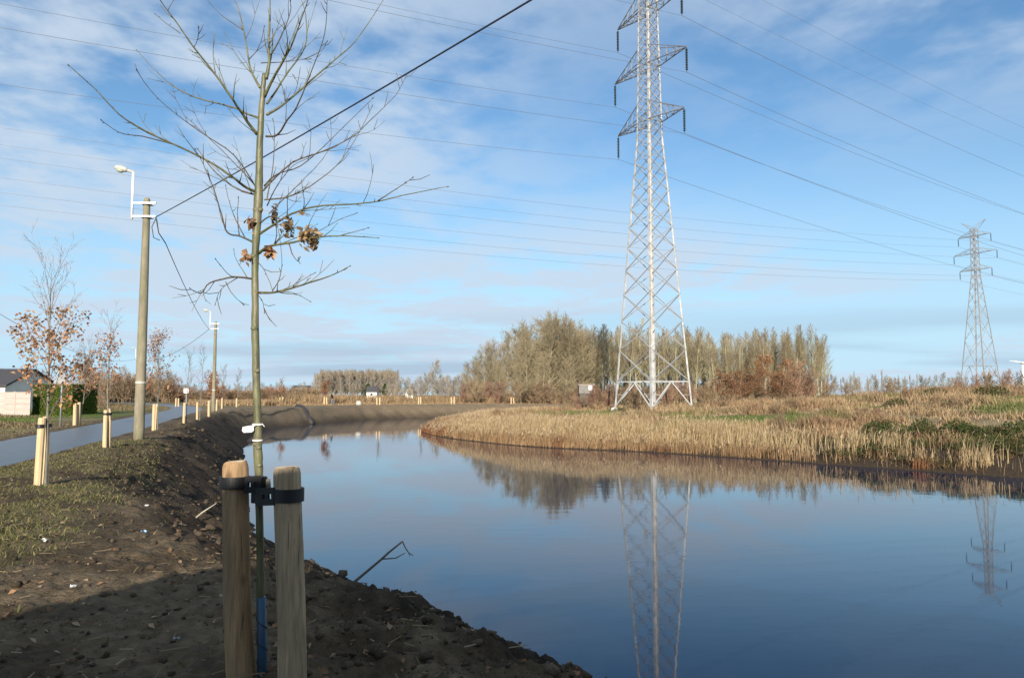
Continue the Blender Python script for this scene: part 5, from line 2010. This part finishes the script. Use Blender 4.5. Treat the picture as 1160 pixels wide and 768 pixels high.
# branches read off the photograph: zoomed pixel points, base radius in px, depth at the tip in metres
BRN = [
    ([(650, 340), (625, 308), (600, 270), (545, 190), (490, 120), (440, 50), (398, -6)], 3.0, -0.45),
    ([(660, 300), (630, 290), (590, 272), (490, 245), (420, 205), (345, 128)], 2.3, 0.5),
    ([(645, 485), (615, 470), (590, 450), (520, 405), (440, 365), (360, 330), (300, 290), (240, 225), (175, 168)], 2.6, -0.7),
    ([(440, 365), (360, 345), (300, 335), (255, 305)], 1.2, -0.3),
    ([(645, 492), (600, 478), (545, 437), (505, 385), (495, 375)], 1.9, 0.35),
    ([(675, 290), (705, 272), (740, 245), (800, 190), (860, 140), (910, 90), (972, -4)], 2.7, 0.55),
    ([(668, 246), (690, 200), (715, 155), (740, 110), (762, 50), (780, -4)], 2.9, -0.35),
    ([(675, 262), (690, 240), (722, 190), (770, 120), (772, 40), (760, -4)], 2.3, 0.30),
    ([(657, 222), (642, 195), (630, 160), (615, 80), (600, 20), (588, -6)], 2.4, 0.25),
    ([(612, 75), (560, 40), (518, -4)], 1.1, 0.2),
    ([(630, 150), (655, 120), (668, 70)], 0.9, -0.15),
    ([(673, 345), (700, 342), (722, 310), (750, 270), (780, 200), (820, 90), (828, -4)], 2.0, -0.6),
    ([(672, 200), (680, 170), (681, 140), (679, 80), (682, -6)], 3.8, 0.02),
    ([(684, 140), (710, 95), (735, 30), (732, -4)], 1.5, -0.2),
    ([(665, 482), (690, 455), (740, 410), (820, 380), (890, 345), (940, 300), (1000, 240), (1028, 190)], 1.9, 0.6),
    ([(668, 470), (700, 440), (760, 420), (840, 350), (940, 250)], 1.5, -0.4),
    ([(668, 505), (720, 500), (770, 480), (850, 420), (900, 350), (940, 270)], 1.6, 0.2),
    ([(655, 592), (690, 570), (740, 540), (800, 522), (900, 515), (960, 508), (1040, 490), (1130, 472)], 2.3, -0.5),
    ([(955, 508), (1000, 480), (1042, 450)], 1.2, -0.1),
    ([(655, 640), (680, 622), (740, 612), (800, 600), (870, 596), (955, 602)], 2.7, -0.45),
    ([(860, 596), (930, 576)], 0.9, -0.1),
    ([(730, 612), (738, 640), (752, 660), (758, 650)], 1.2, -0.1),
    ([(655, 740), (700, 738), (780, 715), (840, 695), (885, 672)], 2.4, -0.35),
    ([(700, 738), (740, 722), (795, 690)], 0.9, 0.15),
    ([(690, 738), (740, 740), (785, 762)], 0.9, -0.2),
    ([(688, 735), (708, 700), (712, 640), (700, 560)], 1.0, -0.1),
    ([(640, 705), (590, 700), (530, 715), (508, 740), (480, 728)], 2.0, -0.4),
    ([(600, 702), (560, 730), (545, 770)], 0.9, -0.2),
    ([(590, 702), (575, 690), (545, 655)], 0.9, -0.3),
    ([(625, 702), (600, 660), (590, 630)], 0.8, 0.2),
    ([(570, 712), (590, 745), (615, 770)], 0.8, 0.1),
    ([(640, 612), (605, 597), (575, 588), (560, 540), (540, 480), (520, 430), (495, 380)], 1.9, -0.3),
    ([(620, 603), (598, 560), (580, 510), (570, 470)], 1.2, 0.3),
    ([(605, 597), (600, 540), (602, 500)], 1.0, -0.1),
    ([(650, 478), (620, 440), (540, 360), (472, 298)], 1.4, 0.4),
    ([(640, 462), (590, 392), (500, 330), (400, 250), (345, 178)], 1.3, -0.5),
    ([(636, 490), (618, 440), (600, 420)], 0.9, 0.2),
    ([(675, 500), (690, 420), (695, 340), (690, 300)], 1.2, 0.3),
    ([(675, 520), (700, 470), (740, 420), (790, 395)], 1.1, -0.5),
    ([(680, 540), (720, 500), (750, 470), (830, 380), (835, 300)], 1.2, 0.5),
    ([(650, 340), (600, 300), (575, 270)], 0.8, 0.4),
    ([(740, 245), (752, 215), (740, 190)], 0.8, 0.1),
    ([(770, 150), (810, 130), (826, 105)], 0.9, -0.1),
    ([(660, 160), (720, 158), (785, 150)], 1.0, 0.3),
    ([(655, 565), (690, 545), (735, 575)], 1.7, -0.2),
    ([(760, 610), (850, 560), (900, 540)], 0.9, 0.15),
    ([(650, 660), (672, 690), (690, 735)], 0.9, -0.2),
    ([(645, 740), (662, 760), (668, 790)], 0.9, -0.15),
    ([(455, 85), (420, 60), (392, 36)], 0.8, 0.2), ([(490, 120), (500, 95), (502, 70)], 0.7, -0.1), ([(425, 25), (440, 0)], 0.8, 0.1),
]


def near_branch(pts2, r0, dz, parent, idx):
    P = catmull(pts2, 4)
    n = len(P)
    rg_ = random.Random(idx * 13 + 1)
    b0x, b0y = P[0] / S
    start = trunk_pt(b0x, b0y)
    # begin inside the wood it grows from
    out_ = []
    acc = 0.0
    wx = wy = 0
    for i, (a, b) in enumerate(P):
        t = i / (n - 1)
        wx = wx * 0.7 + rg_.uniform(-0.35, 0.35)
        wy = wy * 0.7 + rg_.uniform(-0.35, 0.35)
        out_.append(at(a / S + wx * min(1, t * 4), b / S + wy * min(1, t * 4), D0 + dz * t ** 1.15 + base_dep(pts2[0], idx)))
    rad = [max(0.66 * r0 * (1 - 0.80 * (i / (n - 1)) ** 0.9), 0.32) * D0 / 870 for i in range(n)]
    mb = MB()
    mb.tube(out_, rad, 7)
    # buds and short twigs along it
    for i in range(3, n - 1):
        if rg_.random() < 0.55:
            d = (out_[i] - out_[i - 1]).normalized()
            sd2 = side_dir(rg_, d, rg_.uniform(0.4, 0.8))
            L_ = rg_.choice((0.008, 0.01, 0.012, 0.03, 0.06, 0.11))
            p1_ = out_[i] + sd2 * L_ * 0.5
            p2_ = p1_ + (sd2 + Vector((0, 0, 0.35))).normalized() * L_ * 0.5
            mb.tube([out_[i], p1_, p2_], [max(rad[i] * 0.6, 0.0016), 0.0019, 0.0012], 4)
    # finer side shoots on the longer limbs
    if r0 > 1.25:
        for k in range(int(2 + 2 * rg_.random() + (2 if r0 > 2 else 0))):
            i = rg_.randrange(n // 4, max(n // 4 + 1, int(n * 0.75)))
            d = (out_[i] - out_[i - 1]).normalized()
            sd2 = (side_dir(rg_, d, rg_.uniform(0.35, 0.75)) + Vector((0, 0, 0.25))).normalized()
            L_ = rg_.uniform(0.10, 0.32)
            pl = polyline(rg_, out_[i], sd2, L_, 5, 0.10, 0.06)
            mb.tube(pl, [max(rad[i] * 0.5, 0.0017) * (1 - 0.12 * q_) for q_ in range(6)], 5)
            mb.tube([pl[3], pl[3] + side_dir(rg_, pl[4] - pl[3], 0.6) * L_ * 0.3], [0.0015, 0.0011], 4)
    mb.tube([out_[-1], out_[-1] + (out_[-1] - out_[-2]).normalized() * 0.012], [0.0032, 0.0012], 5)
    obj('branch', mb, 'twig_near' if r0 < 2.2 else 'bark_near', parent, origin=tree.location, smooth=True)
    return out_


_done = {}


def base_dep(p, idx):
    return _dep.get(idx, 0.0)


_dep = {}
# twigs that fork from another branch start at that branch's depth there
for i, (pp, r0, dz) in enumerate(BRN):
    x0, y0 = pp[0]
    tx = np.interp(y0 / S, [b for _, b, _ in TP][::-1], [a for a, _, _ in TP][::-1])
    if abs(x0 / S - tx) > 14 or (i in (9, 10, 13)):
        best = None
        for j in range(i):
            q2, rr, dzz = BRN[j]
            Pj = catmull(q2, 4)
            dd = np.hypot(Pj[:, 0] - x0, Pj[:, 1] - y0)
            k = int(dd.argmin())
            if best is None or dd[k] < best[0]:
                best = (dd[k], _dep.get(j, 0.0) + dzz * (k / (len(Pj) - 1)) ** 1.15)
        _dep[i] = best[1] if best and best[0] < 45 else 0.0
for i, (pp, r0, dz) in enumerate(BRN):
    near_branch(pp, r0, dz, tree, i)


# withered leaf bunches still hanging
def leaf_bunch(px, py, dep, n, spread, size, cols, seed):
    nr = np.random.default_rng(seed)
    c = np.array(at(px, py, D0 + dep)) - np.array(tree.location)
    n = int(n * 1.2)
    P = nr.normal(0, 0.9, (n, 3)) * np.array(spread) * D0 / 870 + c
    V, F, C = leaf_arrays(P, nr.uniform(0.6, 1.2, n) * size, 1, nr, cols, False)
    np_mesh('leaf_bunch', V, [F], 'leaf', C, parent=tree)['kind'] = 'stuff'


leaf_bunch(348, 268, -0.2, 60, (7, 9, 5), 0.022, [(0.36, 0.24, 0.12), (0.28, 0.18, 0.09), (0.42, 0.30, 0.17)], 1)
leaf_bunch(356, 275, -0.2, 26, (4, 6, 7), 0.020, [(0.36, 0.24, 0.12), (0.30, 0.19, 0.09)], 2)
leaf_bunch(326, 257, -0.1, 40, (4, 6, 5), 0.020, [(0.22, 0.15, 0.085), (0.26, 0.18, 0.10), (0.32, 0.22, 0.12)], 3)
leaf_bunch(311, 243, -0.05, 26, (2.5, 4, 5), 0.018, [(0.14, 0.095, 0.06), (0.20, 0.135, 0.08)], 4)
leaf_bunch(306, 286, -0.12, 18, (2.5, 4, 3.5), 0.026, [(0.42, 0.24, 0.12), (0.46, 0.22, 0.10), (0.34, 0.20, 0.10)], 5)
leaf_bunch(283, 254, -0.05, 14, (2, 4, 4), 0.022, [(0.40, 0.24, 0.13), (0.34, 0.18, 0.09)], 6)
leaf_bunch(280, 291, -0.05, 16, (3, 4, 4), 0.024, [(0.40, 0.25, 0.14), (0.33, 0.19, 0.10)], 7)
leaf_bunch(344, 243, -0.2, 8, (3, 3, 1.5), 0.018, [(0.40, 0.26, 0.13)], 8)

# blue sleeve at the foot of the trunk, with its wire
mb = MB()
sl = [at(297.5, 800, D0), at(297, 740, D0), at(296.0, 676, D0)]
mb.tube(sl, [0.026, 0.025, 0.024], 16)
so = obj('sleeve', mb, 'blue_sleeve', tree, smooth=True)
mb = MB()
pts = []
for k in range(60):
    t = k / 59
    c = sl[2].lerp(sl[0], 0.08 + 0.8 * t)
    a = t * 2 * math.pi * 4
    pts.append(c + Vector((math.cos(a) * 0.0275, math.sin(a) * 0.0275, 0)))
mb.tube(pts, 0.0022, 5)
obj('sleeve_wire', mb, 'cable', so, origin=tree.location)
# white label with its two ties
lab = thing('plant_label', at(291, 486, D0), 'small white plant label tied to the near trunk above the stakes', 'label tag')
mb = MB()
a0 = at(288, 485, D0 - 0.03)
cs = [at(275, 483.5, D0 - 0.05), at(287, 481.5, D0 - 0.04), at(287.5, 487.5, D0 - 0.04), at(285, 489.5, D0 - 0.045), at(276, 490.0, D0 - 0.05), at(274, 487.5, D0 - 0.05)]
bk = [c + Vector((0, 0.0018, 0)) for c in cs]
mb.add([tuple(c) for c in cs + bk], [(5, 4, 3, 2, 1, 0), (6, 7, 8, 9, 10, 11)] + [(i, (i + 1) % 6, 6 + (i + 1) % 6, 6 + i) for i in range(6)])
obj('card', mb, 'white_plastic', lab)
for py in (480.5, 498.5):
    mb = MB()
    ring_mb(mb, at(291.8, py, D0), 0.0242, 0.008, 0.003, 18)
    obj('loop', mb, 'white_plastic', lab)
mb = MB()
mb.tube([at(287, 483, D0 - 0.04), at(290, 481, D0 - 0.04)], 0.0022, 5)
mb.tube([at(297, 480, D0 - 0.03), at(299.5, 483, D0 - 0.05)], 0.002, 5)
obj('strap_end', mb, 'white_plastic', lab)

# black rubber ties: band round the stake, perforated strap, loop round the trunk


def stake_axis(b, t, z):
    f = (z - b.z) / (t.z - b.z)
    return b.lerp(t, f)


zA_ = at(265, 546.5, 4.15).z
zB_ = at(327, 560.5, 4.08).z
tA = thing('tree_tie', stake_axis(S1b, S1t, zA_), 'black rubber tie from the left thick stake to the near trunk', 'tie', 'black rubber tree ties')
mb = MB()
ring_mb(mb, stake_axis(S1b, S1t, zA_), 0.0715, 0.062, 0.006, 32)
obj('band', mb, 'rubber', tA)
mb = MB()
holed_plate(mb, at(277, 549, D0 - 0.075), at(296, 548, D0 - 0.045), 0.088, 0.012, [0.25, 0.62])
obj('strap', mb, 'rubber', tA)
mb = MB()
holed_plate(mb, at(277, 549, D0 - 0.030), at(291, 549, D0 + 0.0), 0.080, 0.010, [0.5])
obj('strap', mb, 'rubber', tA)
mb = MB()
ring_mb(mb, at(293.5, 548, D0), 0.034, 0.075, 0.008, 20)
obj('trunk_loop', mb, 'rubber', tA)
tB = thing('tree_tie', stake_axis(S2b, S2t, zB_), 'black rubber tie from the right thick stake to the near trunk', 'tie', 'black rubber tree ties')
mb = MB()
ring_mb(mb, stake_axis(S2b, S2t, zB_), 0.0745, 0.068, 0.006, 32)
obj('band', mb, 'rubber', tB)
mb = MB()
holed_plate(mb, at(290, 563, D0 - 0.055), at(311, 562, D0 - 0.105), 0.092, 0.012, [0.45, 0.78])
obj('strap', mb, 'rubber', tB)
mb = MB()
ring_mb(mb, at(293.8, 563, D0), 0.0345, 0.055, 0.008, 20)
obj('trunk_loop', mb, 'rubber', tB)
pg = MB()
pg.tube([at(303.5, 556, D0 + 0.0), at(303.5, 548, D0 + 0.0), at(303.2, 542.5, D0)], [0.017, 0.016, 0.013], 10)
tag(obj('spacer_peg', pg, 'pale_peg', origin=at(303.5, 556, D0), smooth=True), 'pale round peg stuck between near trunk and right thick stake', 'peg')

# ------------------------------------------------------------------ small things on the bank


def bent_stick(pts, rad, label, name='broken_branch', mat='twig_near', cat='branch', forks=()):
    root = thing(name, pts[0], label, cat)
    mb = MB()
    mb.tube(pts, rad, 7)
    obj('stem', mb, mat, root, smooth=True)
    for f, r_ in forks:
        mb = MB()
        mb.tube(f, r_, 5)
        obj('side_twig', mb, mat, root, smooth=True)
    return root


def gz(px, py, lift=0.0):
    """point of the ground seen at a photo pixel (marching the view ray)"""
    d = at(px, py, 1.0) - Vector((0, 0, CAM_Z))
    t = 1.5
    while t < 60:
        p = Vector((0, 0, CAM_Z)) + d * t
        z = float(full_height(np.array([p.x]), np.array([p.y]))[0][0])
        if p.z <= z:
            break
        t *= 1.01
    return Vector((p.x, p.y, z + lift))


yb = 6.3
g0 = at(396, 664, yb)
g0.z = min(g0.z, height1(g0.x, g0.y) - 0.02)
bent_stick([g0 + Vector((0, 0, -0.05)), at(400, 660, yb), at(430, 635, yb + 0.15), at(441, 625, yb + 0.2), at(456, 613, yb + 0.3)], [0.012, 0.012, 0.010, 0.009, 0.007],
           'broken twig sticking out from the bank over the water', forks=[([at(456, 613, yb + 0.3), at(459, 620, yb + 0.3), at(463, 626, yb + 0.25), at(468, 629, yb + 0.2)], [0.006, 0.005, 0.005, 0.003]),
                                                                        ([at(433, 633, yb + 0.16), at(448, 632, yb + 0.1), at(459, 626, yb + 0.1)], [0.006, 0.005, 0.003]),
                                                                        ([at(463, 626, yb + 0.25), at(464, 630, yb + 0.25)], [0.003, 0.002])])
g0 = gz(222, 588)
bent_stick([g0, g0 + Vector((0.08, 0.02, 0.07)), at(245, 570, g0.y + 0.1)], [0.014, 0.012, 0.008], 'pale stick lying on the bank edge left of the stakes', mat='pale_peg', cat='stick')
g0 = gz(366, 622)
lg = MB()
lg.tube([g0 + Vector((-0.05, 0.1, 0.03)), g0 + Vector((0.05, 0.1, 0.04)), g0 + Vector((0.17, 0.08, 0.045))], [0.020, 0.030, 0.018], 9)
tag(obj('pale_log', lg, 'pale_peg', origin=g0), 'pale chunk of wood at the water edge right of the stakes', 'wood')


def crumple(px, py, size, mat, label, seed, cat='litter'):
    size *= 0.68
    g = gz(px, py)
    rg_ = random.Random(seed)
    mb = MB()
    n = 5
    vs_ = [tuple(g + Vector(((i / (n - 1) - 0.5) * size, (j / (n - 1) - 0.5) * size * 0.7, 0.012 + rg_.random() * size * 0.45))) for j in range(n) for i in range(n)]
    vb = [(v[0], v[1], v[2] - 0.004) for v in vs_]
    fs_ = [(j * n + i, j * n + i + 1, (j + 1) * n + i + 1, (j + 1) * n + i) for j in range(n - 1) for i in range(n - 1)]
    fb = [tuple(k + n * n for k in f[::-1]) for f in fs_]
    mb.add(vs_ + vb, fs_ + fb)
    tag(obj('litter', mb, mat, origin=g), label, cat, 'litter on the bank')


crumple(163, 605, 0.085, 'paper_blue', 'crumpled blue and white scrap on the bare earth', 1)
crumple(51, 615, 0.10, 'paper_white', 'whitish scrap in the turf at left', 2)
crumple(83, 668, 0.07, 'paper_white', 'thin white scrap just above the shadow edge', 3)
crumple(166, 575, 0.07, 'paper_white', 'small pale scrap near the top of the bare bank', 4)
crumple(200, 727, 0.05, 'paper_white', 'dull pale scrap inside the shadow', 5)

# pale boulder and dark drain on the far bank
b0 = Vector((px2x(407, 112), 112, 0))
# move down the slope
b0.y = 110.9
b0.x = px2x(407, b0.y)
b0.z = height1(b0.x, b0.y)
mb = MB()
rg_ = random.Random(8)
prof = [(0.12, -0.15), (0.38, 0.0), (0.45, 0.25), (0.36, 0.5), (0.14, 0.62)]
mb.lathe(prof, tuple(b0), 9)
mb.v = [(x + rg_.uniform(-.05, .05), y + rg_.uniform(-.05, .05), z + rg_.uniform(-.05, .05)) for x, y, z in mb.v]
tag(obj('boulder', mb, 'stone', origin=b0, smooth=True), 'pale round boulder on the slope of the far earth bank', 'boulder')
mb = MB()
pa = Vector((px2x(331.5, 92), 92, 0.0))
pts = []
for k in range(7):
    t = k / 6
    X_ = -26.6 + 3.4 * t
    Y_ = 95.5 - 6.0 * t
    zz_ = max(height1(X_, Y_), WATER_Z - 0.3)
    pts.append(Vector((X_, Y_, zz_ + 0.03)))
mb.tube(pts, 0.30, 8)
tag(obj('drain_pipe', mb, 'pipe_dark', origin=pts[0], smooth=True), 'dark drain running down the far bank into the water', 'pipe')


# ------------------------------------------------------------------ person on the far bank
def person(px, Y):
    X = px2x(px, Y)
    z0 = height1(X, Y)
    root = thing('person', (X, Y, z0), 'person in dark jacket and blue jeans walking along the far bank', 'person')
    J = {'pel': (0, 0, 0.92), 'chest': (0.06, 0, 1.22), 'neck': (0.13, 0, 1.44), 'head': (0.17, 0, 1.57), 'crown': (0.18, 0, 1.68),
         'hl': (0, 0.09, 0.88), 'kl': (0.16, 0.10, 0.50), 'al': (0.08, 0.10, 0.10), 'tl': (0.26, 0.10, 0.04),
         'hr': (0, -0.09, 0.88), 'kr': (-0.02, -0.10, 0.49), 'ar': (-0.26, -0.10, 0.14), 'tr': (-0.14, -0.10, 0.03),
         'sl': (0.11, 0.19, 1.38), 'el': (-0.05, 0.26, 1.12), 'wl': (0.05, 0.25, 0.88), 'fl': (0.08, 0.25, 0.80),
         'sr': (0.11, -0.19, 1.38), 'er': (0.22, -0.26, 1.14), 'wr': (0.34, -0.22, 0.96), 'fr': (0.38, -0.21, 0.90)}
    E = [('pel', 'chest'), ('chest', 'neck'), ('neck', 'head'), ('head', 'crown'), ('pel', 'hl'), ('hl', 'kl'), ('kl', 'al'), ('al', 'tl'), ('pel', 'hr'), ('hr', 'kr'), ('kr', 'ar'), ('ar', 'tr'),
         ('neck', 'sl'), ('sl', 'el'), ('el', 'wl'), ('wl', 'fl'), ('neck', 'sr'), ('sr', 'er'), ('er', 'wr'), ('wr', 'fr')]
    rad = {'pel': 0.155, 'chest': 0.17, 'neck': 0.075, 'head': 0.10, 'crown': 0.08, 'hl': 0.11, 'kl': 0.07, 'al': 0.05, 'tl': 0.045, 'hr': 0.11, 'kr': 0.07, 'ar': 0.05, 'tr': 0.045,
           'sl': 0.085, 'el': 0.06, 'wl': 0.042, 'fl': 0.04, 'sr': 0.085, 'er': 0.06, 'wr': 0.042, 'fr': 0.04}
    ks = list(J)
    me = bpy.data.meshes.new('body')
    me.from_pydata([J[k] for k in ks], [(ks.index(a), ks.index(b)) for a, b in E], [])
    o = bpy.data.objects.new('body', me)
    COL.objects.link(o)
    md = o.modifiers.new('skin', 'SKIN')
    for i, k in enumerate(ks):
        me.skin_vertices[0].data[i].radius = (rad[k], rad[k])
    me.skin_vertices[0].data[ks.index('pel')].use_root = True
    sm = o.modifiers.new('sub', 'SUBSURF')
    sm.levels = sm.render_levels = 1
    dg = bpy.context.evaluated_depsgraph_get()
    nm = bpy.data.meshes.new_from_object(o.evaluated_get(dg))
    bpy.data.objects.remove(o)
    nm.name = 'body'
    for m_ in ('cloth_dark', 'cloth_jeans', 'skin', 'hair'):
        nm.materials.append(M[m_])
    for p in nm.polygons:
        c = p.center
        k = 0
        if c.z < 0.92:
            k = 1
        if c.z < 0.10:
            k = 0
        if abs(c.y) > 0.17 and c.z < 1.0:
            k = 0 if c.z > 0.90 else 2
        if c.z > 1.47:
            k = 2 if c.x > 0.19 and c.z < 1.63 else 3
        p.material_index = k
        p.use_smooth = True
    b = bpy.data.objects.new('body', nm)
    COL.objects.link(b)
    b.parent = root
    root.rotation_euler = (0, 0, R(200))
    return root


person(377.5, 115.5)


# ------------------------------------------------------------------ unseen stand-in barn, added behind the camera and shaped to shade the foreground
def barn():
    root = thing('barn', (2.2, -8, 0), 'unseen stand-in barn added behind the viewer, its roof shaped to shade the foreground', 'barn')
    yf, yb_ = -4.25, -16.0
    prof = [(-5.4, 1.90), (-3.05, 3.62), (-1.84, 3.70), (2.2, 4.60), (5.4, 3.70), (6.6, 3.60), (8.9, 1.95)]
    mb = MB()
    ring = [(-5.4, -0.2), (8.9, -0.2)] + prof[::-1]
    n = len(ring)
    mb.add([(a, yf, b) for a, b in ring] + [(a, yb_, b) for a, b in ring], [tuple(range(n)), tuple(range(2 * n - 1, n - 1, -1)), (1, n + 1, n + 2, 2), (0, n - 1, 2 * n - 1, n), (0, n, n + 1, 1)])
    obj('wall', mb, 'brick', root)
    for (x0, z0), (x1, z1) in zip(prof[:-1], prof[1:]):
        mb = MB()
        if x0 == prof[0][0]:
            x0, z0 = x0 - 0.3, z0 - 0.22
        if x1 == prof[-1][0]:
            x1, z1 = x1 + 0.3, z1 - 0.22
        q = [(x0, yf + 0.25, z0 + 0.01), (x1, yf + 0.25, z1 + 0.01), (x1, yb_ - 0.25, z1 + 0.01), (x0, yb_ - 0.25, z0 + 0.01)]
        mb.add(q + [(a, b, c + 0.1) for a, b, c in q], [(0, 1, 2, 3), (7, 6, 5, 4), (0, 4, 5, 1), (1, 5, 6, 2), (2, 6, 7, 3), (3, 7, 4, 0)])
        obj('roof', mb, 'roof_dark', root)
    mb = MB()
    mb.box((1.9, yf + 0.03, 1.2), (2.6, 0.06, 2.4))
    obj('door', mb, 'barn_dark', root)


barn()
